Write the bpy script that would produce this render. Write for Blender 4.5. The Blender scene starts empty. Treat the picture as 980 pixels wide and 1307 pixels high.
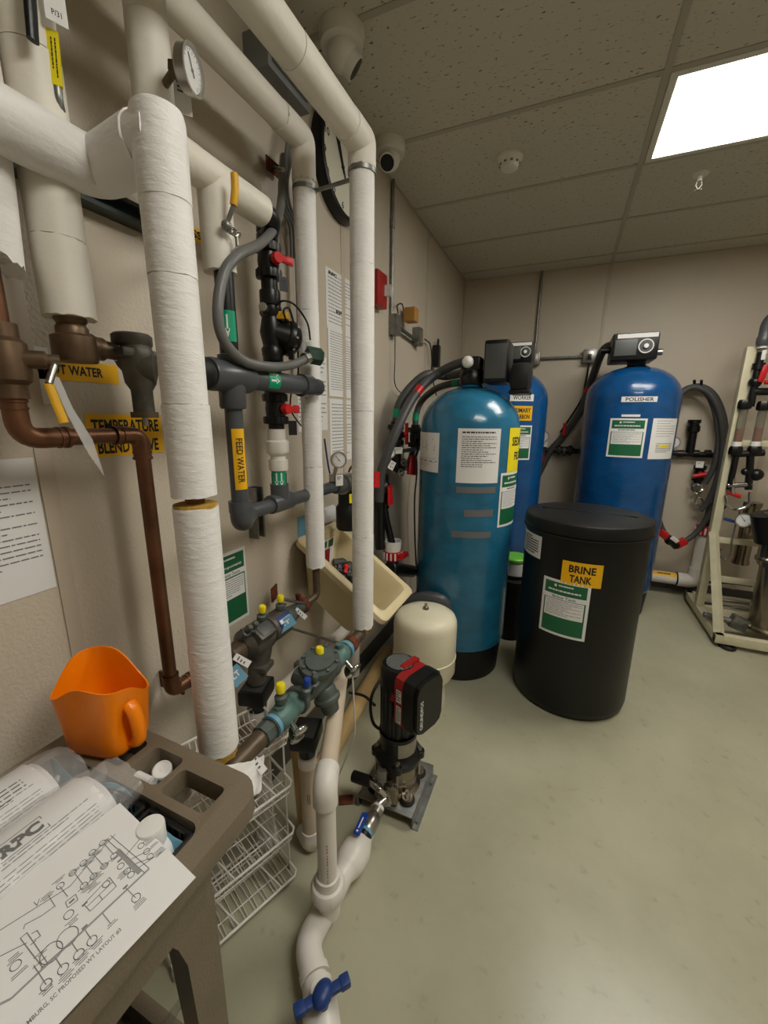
import bpy, bmesh, math, random
from mathutils import Vector, Matrix, Euler
from math import sin, cos, pi, radians, atan2, hypot, sqrt
random.seed(7)
S = bpy.context.scene
COL = S.collection
H = 1.48
# ---------------------------------------------------------------- camera
F = 518.641
YAW, PIT, ROL = -0.410693676, 0.229216288, 0.009582
fw = Vector((sin(YAW)*cos(PIT), cos(YAW)*cos(PIT), -sin(PIT)))
r0 = Vector((cos(YAW), -sin(YAW), 0)); u0 = r0.cross(fw)
cr_ = cos(ROL)*r0 + sin(ROL)*u0
cu_ = -sin(ROL)*r0 + cos(ROL)*u0
CAM = Vector((0, 0, H))
cd = bpy.data.cameras.new('camera'); cam = bpy.data.objects.new('camera', cd); COL.objects.link(cam)
cam.matrix_world = Matrix(((cr_.x, cu_.x, -fw.x, 0), (cr_.y, cu_.y, -fw.y, 0), (cr_.z, cu_.z, -fw.z, H), (0, 0, 0, 1)))
cd.sensor_fit = 'VERTICAL'; cd.sensor_height = 36.0; cd.sensor_width = 36.0
cd.lens = F/1307*36; cd.clip_start = 0.02; cd.clip_end = 50
S.camera = cam
# ---------------------------------------------------------------- world, exposure, lamp power
w = bpy.data.worlds.new('world'); S.world = w; w.use_nodes = True
w.node_tree.nodes['Background'].inputs[0].default_value = (0.9, 0.95, 1, 1)
w.node_tree.nodes['Background'].inputs[1].default_value = 0.02
S.view_settings.view_transform = 'Standard'; S.view_settings.look = 'None'
S.view_settings.gamma = 1; S.view_settings.use_curve_mapping = False
S.view_settings.exposure = 1.22
LAMP = 7.5            # emission of the ceiling light diffusers
LAMPCOL = (1.0, 0.975, 0.89)

def W(x, y, ax, val):
    """the point on the plane ax = val that the photograph shows at pixel x, y"""
    d = fw + (x-490)/F*cr_ - (y-653.5)/F*cu_
    i = 'xyz'.index(ax)
    return CAM + d*((val-CAM[i])/d[i])
def mpp(p): return (Vector(p)-CAM).dot(fw)/F
# ---------------------------------------------------------------- materials
def lin(c):
    return tuple((v/255/12.92 if v/255 <= .04045 else ((v/255+.055)/1.055)**2.4) for v in c)
MATS = {}
def mat(name, rgb, rough=.5, metal=0, bump=0, bscale=80, var=.06, vscale=6, alpha=1, trans=0, emit=0, ior=1.45, coat=0, stretch=None, rvar=0):
    m = bpy.data.materials.new(name); m.use_nodes = True
    nt = m.node_tree; b = nt.nodes['Principled BSDF']
    c = lin(rgb)
    b.inputs['Roughness'].default_value = rough; b.inputs['Metallic'].default_value = metal
    b.inputs['IOR'].default_value = ior; b.inputs['Alpha'].default_value = alpha
    b.inputs['Transmission Weight'].default_value = trans; b.inputs['Coat Weight'].default_value = coat
    tc = nt.nodes.new('ShaderNodeTexCoord'); src = tc.outputs['Object']
    if stretch:
        mp = nt.nodes.new('ShaderNodeMapping'); mp.inputs['Scale'].default_value = stretch
        nt.links.new(src, mp.inputs[0]); src = mp.outputs[0]
    if var:
        n = nt.nodes.new('ShaderNodeTexNoise'); n.inputs['Scale'].default_value = vscale; n.inputs['Detail'].default_value = 5
        nt.links.new(src, n.inputs['Vector'])
        rp = nt.nodes.new('ShaderNodeValToRGB')
        rp.color_ramp.elements[0].position = .3; rp.color_ramp.elements[1].position = .7
        rp.color_ramp.elements[0].color = tuple(v*(1-var*2) for v in c)+(1,)
        rp.color_ramp.elements[1].color = tuple(min(1, v*(1+var)) for v in c)+(1,)
        nt.links.new(n.outputs[0], rp.inputs[0]); nt.links.new(rp.outputs[0], b.inputs['Base Color'])
        if rvar:
            mr = nt.nodes.new('ShaderNodeMapRange'); mr.inputs[3].default_value = rough-rvar; mr.inputs[4].default_value = rough+rvar
            nt.links.new(n.outputs[0], mr.inputs[0]); nt.links.new(mr.outputs[0], b.inputs['Roughness'])
    else:
        b.inputs['Base Color'].default_value = c+(1,)
    if bump:
        n2 = nt.nodes.new('ShaderNodeTexNoise'); n2.inputs['Scale'].default_value = bscale; n2.inputs['Detail'].default_value = 3
        nt.links.new(src, n2.inputs['Vector'])
        bp = nt.nodes.new('ShaderNodeBump'); bp.inputs['Strength'].default_value = bump; bp.inputs['Distance'].default_value = .004
        nt.links.new(n2.outputs[0], bp.inputs['Height']); nt.links.new(bp.outputs[0], b.inputs['Normal'])
    if emit:
        b.inputs['Emission Color'].default_value = LAMPCOL+(1,); b.inputs['Emission Strength'].default_value = emit
    MATS[name] = m
    return m
m_wall = mat('frp_wall_panel', (198, 186, 168), .36, bump=.6, bscale=120, var=.03, vscale=2)
m_trim = mat('panel_joint_strip', (190, 176, 158), .4, var=.03)
m_base = mat('cove_base_grey', (74, 70, 62), .5, var=.05)
m_ceil = mat('ceiling_tile', (176, 170, 154), .9, bump=.7, bscale=90, var=.06, vscale=120)
m_grid = mat('ceiling_grid_metal', (170, 164, 148), .5, var=.02)
m_white_metal = mat('white_metal', (215, 212, 200), .4, var=.02)
m_lens = mat('light_diffuser', (245, 245, 235), .5, var=0, emit=LAMP)
m_jacket = mat('white_insulation_jacket', (232, 229, 226), .55, bump=.6, bscale=38, var=.03, vscale=9, stretch=(1, 1, 2.6))
m_jacket2 = mat('cream_insulation_jacket', (226, 220, 208), .5, bump=.35, bscale=30, var=.03, vscale=5, stretch=(1, 1, 2))
m_foam = mat('yellow_glass_fibre', (190, 150, 62), .9, bump=.8, bscale=200, var=.2, vscale=60)
m_copper = mat('tarnished_copper', (116, 80, 58), .42, metal=.75, bump=.1, bscale=40, var=.18, vscale=14)
m_brass = mat('dull_brass', (114, 92, 72), .45, metal=.7, bump=.15, bscale=60, var=.15, vscale=25)
m_castiron = mat('old_bronze_body', (96, 92, 84), .5, metal=.5, bump=.35, bscale=60, var=.2, vscale=25)
m_bfgrey = mat('epoxy_grey_casting', (84, 92, 88), .45, metal=.2, bump=.2, bscale=60, var=.12, vscale=30)
m_teal = mat('teal_grey_paint', (92, 122, 116), .45, metal=.1, bump=.2, bscale=60, var=.12, vscale=30)
m_bronze = mat('dark_bronze', (98, 84, 68), .45, metal=.5, bump=.25, bscale=50, var=.15, vscale=30)
m_rust = mat('rusty_steel', (110, 56, 36), .75, metal=.2, bump=.4, bscale=80, var=.25, vscale=40)
m_pvcgrey = mat('grey_pvc', (74, 76, 80), .32, var=.05, vscale=12)
m_black = mat('black_plastic', (12, 12, 13), .35, var=.08, vscale=20, bump=.05)
m_blackrub = mat('black_rubber', (17, 17, 18), .55, var=.08, vscale=20)
m_hose = mat('grey_hose', (70, 70, 70), .5, var=.06, vscale=15)
m_flex = mat('grey_flexible_conduit', (104, 104, 102), .4, var=.04, vscale=20)
m_red = mat('red_plastic', (190, 26, 30), .35, var=.06, vscale=15)
m_darkred = mat('dark_red_paint', (150, 26, 24), .4, var=.06)
m_yellow = mat('yellow_sign', (236, 178, 18), .4, var=.03, vscale=8)
m_lemon = mat('lemon_yellow', (240, 220, 30), .4, var=.03)
m_yelgrip = mat('yellow_vinyl_grip', (222, 168, 30), .45, var=.08, vscale=20)
m_ink = mat('black_ink', (18, 17, 16), .6, var=0)
m_greyink = mat('grey_print', (118, 118, 118), .7, var=0)
m_paper = mat('white_paper', (226, 224, 222), .6, var=.015, vscale=8)
m_cream = mat('cream_paper', (222, 214, 200), .6, var=.02, vscale=8)
m_green = mat('sign_green', (30, 98, 62), .4, var=.03)
m_ltgreen = mat('tape_green', (0, 150, 110), .35, var=.04)
m_white = mat('white_plastic', (228, 226, 222), .35, var=.02, vscale=10)
m_pvc = mat('white_pvc', (220, 214, 206), .3, bump=.06, bscale=30, var=.04, vscale=9)
m_pvcold = mat('aged_pvc', (198, 182, 160), .38, var=.07, vscale=8)
m_tan = mat('tan_drain_pipe', (190, 160, 110), .45, var=.08, vscale=8)
m_steel = mat('brushed_steel', (168, 164, 156), .3, metal=.95, var=.06, vscale=20)
m_stain = mat('stained_stainless', (150, 140, 124), .24, metal=.95, bump=.06, bscale=20, var=.15, vscale=6)
m_chrome = mat('chrome', (200, 200, 198), .15, metal=1, var=.03)
m_galv = mat('galvanised_steel', (140, 140, 136), .42, metal=.85, var=.12, vscale=35)
m_strut = mat('dark_strut_channel', (66, 74, 74), .4, metal=.5, var=.1, vscale=20)
m_boxgrey = mat('dark_grey_enclosure', (84, 86, 86), .45, metal=.3, var=.05)
m_ctrl = mat('light_grey_enclosure', (124, 126, 126), .4, metal=.2, var=.05)
m_teblue = mat('teal_blue_tank', (34, 106, 140), .24, bump=.65, bscale=20, var=.12, vscale=7, stretch=(1, 1, 1.6), coat=.3)
m_royal = mat('royal_blue_tank', (14, 74, 128), .24, bump=.6, bscale=20, var=.1, vscale=7, stretch=(1, 1, 1.6), coat=.3)
m_tankblk = mat('matte_black_polyethylene', (8, 8, 7), .42, bump=.12, bscale=60, var=.06, vscale=8)
m_bodyblk = mat('black_tank_boot', (12, 12, 12), .5, var=.06)
m_ivory = mat('ivory_paint', (222, 214, 188), .38, var=.04, vscale=6)
m_tub = mat('beige_tub_plastic', (216, 200, 158), .4, bump=.05, var=.05, vscale=5)
m_orange = mat('orange_polyethylene', (255, 136, 6), .28, var=.05, vscale=8)
m_cart = mat('taupe_cart_plastic', (116, 104, 86), .5, bump=.25, bscale=260, var=.06, vscale=9)
m_blue = mat('blue_handle_plastic', (22, 62, 150), .35, var=.05)
m_navy = mat('navy_valve_plastic', (30, 58, 118), .4, var=.06)
m_ltblue = mat('light_blue_tag', (104, 156, 182), .5, var=.04)
m_glove = mat('blue_nitrile', (112, 170, 196), .45, bump=.4, bscale=40, var=.08)
m_wire = mat('white_coated_wire', (216, 210, 202), .4, var=.05, vscale=30)
m_clear = mat('clear_plastic_film', (235, 235, 235), .12, var=0, alpha=.32)
m_film = mat('plastic_bag_film', (232, 230, 228), .1, var=0, alpha=.22, bump=.9, bscale=22)
m_glass = mat('gauge_glass', (240, 240, 240), .05, var=0, alpha=.12)
m_acryl = mat('smoked_acrylic_tube', (120, 116, 100), .12, var=.05, alpha=.62)
m_frame = mat('ivory_steel_frame', (204, 196, 166), .4, var=.06, vscale=10)
m_tape = mat('grey_duct_tape', (104, 106, 108), .5, var=.05)
m_clock = mat('clock_face', (226, 224, 206), .5, var=.01)
m_fgreen = mat('dark_green_coil', (38, 70, 54), .45, var=.06)
m_amber = mat('tan_relay_plastic', (176, 128, 60), .45, var=.06)
m_powder = mat('white_filter_media', (224, 220, 220), .8, bump=.5, bscale=160, var=.06, vscale=40)
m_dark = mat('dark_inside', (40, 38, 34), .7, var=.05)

# ---------------------------------------------------------------- mesh builder
def frame(z, hint=None):
    z = Vector(z).normalized()
    h = Vector(hint) if hint else (Vector((0, 0, 1)) if abs(z.z) < .95 else Vector((0, 1, 0)))
    x = (h - z*h.dot(z))
    if x.length < 1e-6: x = Vector((1, 0, 0)) - z*z.x
    x.normalize(); return x, z.cross(x), z
def MX(o, x, y, z):
    return Matrix(((x[0], y[0], z[0], o[0]), (x[1], y[1], z[1], o[1]), (x[2], y[2], z[2], o[2]), (0, 0, 0, 1)))
TXT = {}
def text_geo(s, bold):
    k = (s, bold)
    if k in TXT: return TXT[k]
    cu = bpy.data.curves.new('t', 'FONT'); cu.body = s; cu.size = 1; cu.offset = bold; cu.resolution_u = 2
    cu.align_x = 'LEFT'
    ob = bpy.data.objects.new('t', cu); COL.objects.link(ob)
    dg = bpy.context.evaluated_depsgraph_get(); me = ob.evaluated_get(dg).to_mesh()
    vs = [v.co.copy() for v in me.vertices]; fs = [tuple(p.vertices) for p in me.polygons]
    ob.evaluated_get(dg).to_mesh_clear(); bpy.data.objects.remove(ob); bpy.data.curves.remove(cu)
    TXT[k] = (vs, fs); return TXT[k]
def fillet(pts, bend, n=7):
    pts = [Vector(p) for p in pts]; out = [pts[0]]
    for i in range(1, len(pts)-1):
        a, b, c = pts[i-1], pts[i], pts[i+1]
        d1 = (a-b).normalized(); d2 = (c-b).normalized()
        t = min(bend, (a-b).length*.49, (c-b).length*.49)
        p, q = b+d1*t, b+d2*t
        for k in range(n+1):
            s = k/n; out.append(p*(1-s)**2 + b*2*s*(1-s) + q*s*s)
    out.append(pts[-1]); return out
def crom(pts, n=8):
    pts = [Vector(p) for p in pts]; P = [pts[0]*2-pts[1]]+pts+[pts[-1]*2-pts[-2]]; out = []
    for i in range(1, len(P)-2):
        for k in range(n):
            t = k/n; a, b, c, d = P[i-1], P[i], P[i+1], P[i+2]
            out.append(.5*((2*b)+(c-a)*t+(2*a-5*b+4*c-d)*t*t+(3*b-a-3*c+d)*t**3))
    out.append(pts[-1]); return out
class MB:
    def __init__(s): s.v = []; s.f = []; s.M = None
    def add(s, vs, fs):
        o = len(s.v)
        s.v += [(s.M @ Vector(v)) if s.M else Vector(v) for v in vs]
        s.f += [tuple(i+o for i in f) for f in fs]
    def box(s, c, d, rot=None, bev=0):
        bm = bmesh.new(); bmesh.ops.create_cube(bm, size=1)
        for v in bm.verts: v.co = Vector((v.co.x*d[0], v.co.y*d[1], v.co.z*d[2]))
        if bev: bmesh.ops.bevel(bm, geom=bm.edges[:], offset=min(bev, min(d)*.45), segments=2, affect='EDGES', profile=.6)
        R = Matrix.Identity(3)
        if rot is not None: R = rot.to_3x3() if isinstance(rot, Matrix) else Euler(rot).to_matrix()
        bm.verts.index_update()
        s.add([R@v.co+Vector(c) for v in bm.verts], [tuple(v.index for v in f.verts) for f in bm.faces]); bm.free(); return s
    def bx(s, a, b, bev=0):
        a, b = Vector(a), Vector(b)
        return s.box((a+b)/2, [abs(b[i]-a[i]) for i in range(3)], None, bev)
    def cyl(s, p0, p1, r, r1=None, n=24, bev=0):
        p0, p1 = Vector(p0), Vector(p1); L = (p1-p0).length; r1 = r if r1 is None else r1
        pr = [(0, 0), (r-bev, 0), (r, bev), (r1, L-bev), (r1-bev, L), (0, L)] if bev else [(0, 0), (r, 0), (r1, L), (0, L)]
        return s.lathe(pr, p0, p1-p0, n)
    def ring(s, p0, p1, ro, ri, n=28):
        L = (Vector(p1)-Vector(p0)).length
        return s.lathe([(ri, 0), (ro, 0), (ro, L), (ri, L), (ri, 0)], p0, Vector(p1)-Vector(p0), n)
    def lathe(s, prof, o, axis=(0, 0, 1), n=32, hint=None, fn=None):
        x, y, z = frame(axis, hint); vs = []; fs = []; rows = []
        o = Vector(o)
        for (r, h) in prof:
            if r < 1e-7: rows.append([len(vs)]); vs.append(o+z*h)
            else:
                rows.append(list(range(len(vs), len(vs)+n)))
                for k in range(n):
                    a = 2*pi*k/n; rr = r*(fn(a, h) if fn else 1)
                    vs.append(o+z*h+(x*cos(a)+y*sin(a))*rr)
        for A, B in zip(rows, rows[1:]):
            if len(A) == 1 and len(B) == 1: continue
            for k in range(n):
                k2 = (k+1) % n
                if len(A) == 1: fs.append((A[0], B[k2], B[k]))
                elif len(B) == 1: fs.append((A[k], A[k2], B[0]))
                else: fs.append((A[k], A[k2], B[k2], B[k]))
        s.add(vs, fs); return s
    def tube(s, pts, r, n=16, bend=0, cap=True, smooth=False, closed=False, oval=1, ragged=0):
        pts = [Vector(p) for p in pts]
        if smooth: pts = crom(pts)
        elif bend: pts = fillet(pts, bend)
        q = [pts[0]]
        for p in pts[1:]:
            if (p-q[-1]).length > 1e-6: q.append(p)
        pts = q; N = len(pts); rs = r if isinstance(r, (list, tuple)) else [r]*N
        if len(rs) != N: rs = [rs[0]+(rs[-1]-rs[0])*i/(N-1) for i in range(N)]
        T = [((pts[min(i+1, N-1)]-pts[max(i-1, 0)]) if not closed else (pts[(i+1) % N]-pts[i-1])).normalized() for i in range(N)]
        x, y, _ = frame(T[0]); vs = []; fs = []
        for i in range(N):
            if i: 
                x = x-T[i]*x.dot(T[i]); x.normalize(); y = T[i].cross(x)
            for k in range(n):
                a = 2*pi*k/n
                jit = T[i]*(random.uniform(-ragged, ragged)) if ragged and i in (0, N-1) else Vector()
                vs.append(pts[i]+(x*cos(a)+y*sin(a)*oval)*rs[i]+jit)
        for i in range(N if closed else N-1):
            for k in range(n):
                a, b = i*n+k, i*n+(k+1) % n; j = (i+1) % N
                fs.append((a, b, j*n+(k+1) % n, j*n+k))
        if cap and not closed:
            fs.append(tuple(range(n))[::-1]); fs.append(tuple(range((N-1)*n, N*n)))
        s.add(vs, fs); return s
    def prism(s, poly, o, ux, uy, d):
        """outline poly in the plane o + a*ux + b*uy, pushed along ux x uy by d"""
        o, ux, uy = Vector(o), Vector(ux), Vector(uy); nz = ux.cross(uy).normalized(); n = len(poly)
        vs = [o+ux*a+uy*b for a, b in poly]+[o+ux*a+uy*b+nz*d for a, b in poly]
        fs = [tuple(range(n))[::-1], tuple(range(n, 2*n))]+[(i, (i+1) % n, n+(i+1) % n, n+i) for i in range(n)]
        s.add(vs, fs); return s
    def sph(s, c, r, n=20, axis=(0, 0, 1)):
        r = r if isinstance(r, (tuple, list)) else (r, r, r); vs = []; fs = []; m = n//2
        rows = []
        for i in range(m+1):
            t = pi*i/m
            if i in (0, m): rows.append([len(vs)]); vs.append((0, 0, cos(t)*r[2]))
            else:
                rows.append(list(range(len(vs), len(vs)+n)))
                vs += [(sin(t)*cos(2*pi*k/n)*r[0], sin(t)*sin(2*pi*k/n)*r[1], cos(t)*r[2]) for k in range(n)]
        for A, B in zip(rows, rows[1:]):
            for k in range(n):
                k2 = (k+1) % n
                if len(A) == 1: fs.append((A[0], B[k], B[k2]))
                elif len(B) == 1: fs.append((A[k], B[0], A[k2]))
                else: fs.append((A[k], B[k], B[k2], A[k2]))
        x, y, z = frame(axis); R = MX(c, x, y, z)
        s.add([R@Vector(v) for v in vs], fs); return s
    def torus(s, c, axis, R, r, n=28, m=10):
        x, y, z = frame(axis); c = Vector(c)
        return s.tube([c+(x*cos(2*pi*k/n)+y*sin(2*pi*k/n))*R for k in range(n)], r, m, closed=True)
    # flat or wrapped marks: fn(u, v, w) -> point
    def rect(s, fn, a, b, c, d, w=0, t=.0004, nu=1, nv=1):
        vs = []; fs = []
        for k in (w, w+t):
            for j in range(nv+1):
                for i in range(nu+1): vs.append(fn(a+(c-a)*i/nu, b+(d-b)*j/nv, k))
        N = (nu+1)*(nv+1)
        for j in range(nv):
            for i in range(nu):
                p = j*(nu+1)+i; fs.append((N+p, N+p+1, N+p+nu+2, N+p+nu+1)); fs.append((p, p+nu+1, p+nu+2, p+1))
        edge = [i for i in range(nu+1)]+[j*(nu+1)+nu for j in range(1, nv+1)]+[nv*(nu+1)+i for i in range(nu-1, -1, -1)]+[j*(nu+1) for j in range(nv-1, 0, -1)]
        for i in range(len(edge)):
            a_, b_ = edge[i], edge[(i+1) % len(edge)]; fs.append((a_, b_, N+b_, N+a_))
        s.add(vs, fs); return s
    def text(s, fn, st, a, b, c, d, w=.0006, bold=.015):
        """lettering fitted into the rectangle (a, b)-(c, d)"""
        vs, fs = text_geo(st, bold)
        if not vs: return s
        x0 = min(v.x for v in vs); x1 = max(v.x for v in vs); y0 = min(v.y for v in vs); y1 = max(v.y for v in vs)
        s.add([fn(a+(v.x-x0)/(x1-x0)*(c-a), b+(v.y-y0)/max(1e-6, y1-y0)*(d-b), w) for v in vs], fs); return s
    def para(s, fn, a, b, c, d, lines, w=.0006, fill=.5, last=.6, seed=1):
        """rows of small print too fine to read"""
        rg = random.Random(seed); dv = (d-b)/lines
        for i in range(lines):
            top = d-i*dv; u = a; end = c if i < lines-1 else a+(c-a)*last
            if rg.random() < .2: end = a+(c-a)*rg.uniform(.5, .9)
            while u < end-1e-6:
                wd = (c-a)*rg.uniform(.03, .13); e = min(end, u+wd)
                s.rect(fn, u, top-dv*fill, e, top-dv*.12, w, .0002); u = e+(c-a)*.018
        return s
    def build(s, name, m, parent=None, ang=38, kind=None):
        me = bpy.data.meshes.new(name)
        base = Vector((0, 0, 0)); p = parent
        while p is not None: base += p.location; p = p.parent
        lo = Vector((min(v[i] for v in s.v) for i in range(3))); hi = Vector((max(v[i] for v in s.v) for i in range(3)))
        org = (lo+hi)/2
        if parent is None: org.z = lo.z
        me.from_pydata([v-org for v in s.v], [], s.f); me.update()
        bm = bmesh.new(); bm.from_mesh(me); bmesh.ops.recalc_face_normals(bm, faces=bm.faces); bm.to_mesh(me); bm.free()
        me.shade_smooth(); me.set_sharp_from_angle(angle=radians(ang))
        me.materials.append(m)
        o = bpy.data.objects.new(name, me); COL.objects.link(o)
        if parent is not None: o.parent = parent
        o.location = org-base
        if kind: o['kind'] = kind
        return o
def tag(o, label, cat, group=None):
    o['label'] = label; o['category'] = cat
    if group: o['group'] = group
    return o
def thing(name, label, cat, loc, group=None):
    o = bpy.data.objects.new(name, None); COL.objects.link(o); o.location = Vector(loc); o.empty_display_size = .05
    return tag(o, label, cat, group)
def flat(o, ux, uy, n=None):
    o, ux, uy = Vector(o), Vector(ux), Vector(uy); nn = Vector(n) if n else ux.cross(uy)
    return lambda u, v, w: o+ux*u+uy*v+nn*w
def cylm(cx, cy, R, a0, z0):
    return lambda u, v, w: Vector((cx+(R+w)*cos(a0+u/R), cy+(R+w)*sin(a0+u/R), z0+v))
def cylhit(px, py, cx, cy, R):
    d = fw+(px-490)/F*cr_-(py-653.5)/F*cu_
    a = d.x**2+d.y**2; b = -2*(d.x*cx+d.y*cy); c = cx*cx+cy*cy-R*R; D = b*b-4*a*c
    t = (-b-sqrt(max(D, 0)))/(2*a); p = CAM+d*t
    return atan2(p.y-cy, p.x-cx), p.z
Y = Vector((0, 1, 0)); X = Vector((1, 0, 0)); Z = Vector((0, 0, 1))
XW, YB, CEIL = -.985, 4.09, 2.712
# ================================================================ SETTING
XR, YF = 2.75, -1.75
gx = [-.985, .21, 1.43, 2.65, XR]
gy = [YF, -1.61, -1.0, -.39, .22, .83, 1.44, 2.05, 2.66, 3.27, 3.88, YB]
def structure(name, mb, m, parent=None):
    o = mb.build(name, m, parent)
    if parent is None: o['kind'] = 'structure'
    return o
# floor: sealed grey-green epoxy
def floor_mat():
    m = mat('sealed_floor', (172, 170, 148), .26, var=0)
    nt = m.node_tree; b = nt.nodes['Principled BSDF']; tc = nt.nodes.new('ShaderNodeTexCoord')
    n1 = nt.nodes.new('ShaderNodeTexNoise'); n1.inputs['Scale'].default_value = 1.6; n1.inputs['Detail'].default_value = 8; n1.inputs['Roughness'].default_value = .62
    n2 = nt.nodes.new('ShaderNodeTexNoise'); n2.inputs['Scale'].default_value = 26; n2.inputs['Detail'].default_value = 4
    r1 = nt.nodes.new('ShaderNodeValToRGB'); e = r1.color_ramp.elements
    e[0].position = .3; e[0].color = lin((152, 148, 124))+(1,); e[1].position = .68; e[1].color = lin((174, 170, 147))+(1,)
    r2 = nt.nodes.new('ShaderNodeValToRGB'); e = r2.color_ramp.elements
    e[0].position = .26; e[0].color = lin((96, 82, 60))+(1,); e[1].position = .36; e[1].color = (1, 1, 1, 1)
    mx = nt.nodes.new('ShaderNodeMixRGB'); mx.blend_type = 'MULTIPLY'; mx.inputs[0].default_value = .16
    for n in (n1, n2): nt.links.new(tc.outputs['Object'], n.inputs['Vector'])
    nt.links.new(n1.outputs[0], r1.inputs[0]); nt.links.new(n2.outputs[0], r2.inputs[0])
    nt.links.new(r1.outputs[0], mx.inputs[1]); nt.links.new(r2.outputs[0], mx.inputs[2]); nt.links.new(mx.outputs[0], b.inputs['Base Color'])
    mr = nt.nodes.new('ShaderNodeMapRange'); mr.inputs[3].default_value = .2; mr.inputs[4].default_value = .42
    nt.links.new(n1.outputs[0], mr.inputs[0]); nt.links.new(mr.outputs[0], b.inputs['Roughness'])
    n3 = nt.nodes.new('ShaderNodeTexNoise'); n3.inputs['Scale'].default_value = 14; bp = nt.nodes.new('ShaderNodeBump')
    bp.inputs['Strength'].default_value = .12; bp.inputs['Distance'].default_value = .004
    nt.links.new(tc.outputs['Object'], n3.inputs['Vector']); nt.links.new(n3.outputs[0], bp.inputs['Height']); nt.links.new(bp.outputs[0], b.inputs['Normal'])
    return m
structure('floor', MB().bx((XW-.1, YF-.1, -.1), (XR+.1, YB+.1, 0)), floor_mat())
structure('wall_left', MB().bx((XW-.1, YF-.1, 0), (XW, YB+.1, CEIL)), m_wall)
structure('wall_back', MB().bx((XW, YB, 0), (XR, YB+.1, CEIL)), m_wall)
structure('wall_right', MB().bx((XR, YF-.1, 0), (XR+.1, YB+.1, CEIL)), m_wall)
structure('wall_front', MB().bx((XW, YF-.1, 0), (XR, YF, CEIL)), m_wall)
# ceiling tiles with fissures, hung in a metal grid
def ceil_mat():
    m = mat('mineral_fibre_tile', (186, 180, 164), .92, bump=.5, bscale=70, var=0)
    nt = m.node_tree; b = nt.nodes['Principled BSDF']; tc = nt.nodes.new('ShaderNodeTexCoord')
    n = nt.nodes.new('ShaderNodeTexNoise'); n.inputs['Scale'].default_value = 75; n.inputs['Detail'].default_value = 2
    mp = nt.nodes.new('ShaderNodeMapping'); mp.inputs['Scale'].default_value = (.6, 1.3, 1)
    r = nt.nodes.new('ShaderNodeValToRGB'); e = r.color_ramp.elements
    e[0].position = .29; e[0].color = lin((96, 90, 78))+(1,); e[1].position = .37; e[1].color = lin((196, 191, 176))+(1,)
    nt.links.new(tc.outputs['Object'], mp.inputs[0]); nt.links.new(mp.outputs[0], n.inputs['Vector']); nt.links.new(n.outputs[0], r.inputs[0]); nt.links.new(r.outputs[0], b.inputs['Base Color'])
    return m
mb = MB()
for i in range(len(gx)-1):
    for j in range(len(gy)-1):
        if (i, j) in ((1, 7), (1, 4)): 
            mb.bx((gx[i], gy[j], CEIL+.08), (gx[i+1], gy[j+1], CEIL+.1)); continue
        mb.bx((gx[i]+.008, gy[j]+.008, CEIL), (gx[i+1]-.008, gy[j+1]-.008, CEIL+.02))
mb.bx((XW-.1, YF-.1, CEIL+.1), (XR+.1, YB+.1, CEIL+.15))
ceil = structure('ceiling', mb, ceil_mat())
mb = MB()
for x in gx: mb.bx((x-.012, YF, CEIL-.004), (x+.012, YB, CEIL+.02))
for y in gy: mb.bx((XW, y-.012, CEIL-.0035), (XR, y+.012, CEIL+.02))
structure('ceiling_grid', mb, m_grid, ceil)
# FRP joint strips
k = 1
for y in (-.73, .492, 1.772, 2.98):
    o = structure('trim_%d' % k, MB().bx((XW, y-.016, .1), (XW+.0035, y+.016, CEIL), .0015), m_trim); k += 1
for x in (.203, 1.42, 2.6):
    o = structure('trim_%d' % k, MB().bx((x-.016, YB-.0035, .1), (x+.016, YB, CEIL), .0015), m_trim); k += 1
structure('trim_%d' % k, MB().bx((XW, YB-.02, .1), (XW+.02, YB, CEIL), .004), m_trim)
structure('baseboard_left', MB().prism([(0, 0), (.014, 0), (.006, .012), (.004, .1), (0, .104)], (XW, YB, 0), X, Z, YB-YF), m_base)
structure('baseboard_back', MB().prism([(0, 0), (0, .104), (-.004, .1), (-.006, .012), (-.014, 0)], (XW, YB, 0), Y, Z, XR-XW), m_base)

# ---------------------------------------------------------------- ceiling lights
def troffer(i, j, label):
    a, b, c, d = gx[i]+.014, gy[j]+.014, gx[i+1]-.014, gy[j+1]-.014
    t = thing('ceiling_light', label, 'ceiling light', ((a+c)/2, (b+d)/2, CEIL))
    fr = MB()
    for q in ((a, b, c, b+.028), (a, d-.028, c, d), (a, b+.028, a+.028, d-.028), (c-.028, b+.028, c, d-.028)):
        fr.bx((q[0], q[1], CEIL-.006), (q[2], q[3], CEIL+.06), .002)
    fr.build('frame', m_white_metal, t)
    MB().bx((a+.028, b+.028, CEIL+.004), (c-.028, d-.028, CEIL+.008)).build('diffuser', m_lens, t)
    t['group'] = 'ceiling lights'
    return t
troffer(1, 7, 'lit rectangular ceiling light panel above the blue tanks')
troffer(1, 4, 'lit rectangular ceiling light panel opposite the insulated pipes')

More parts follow.
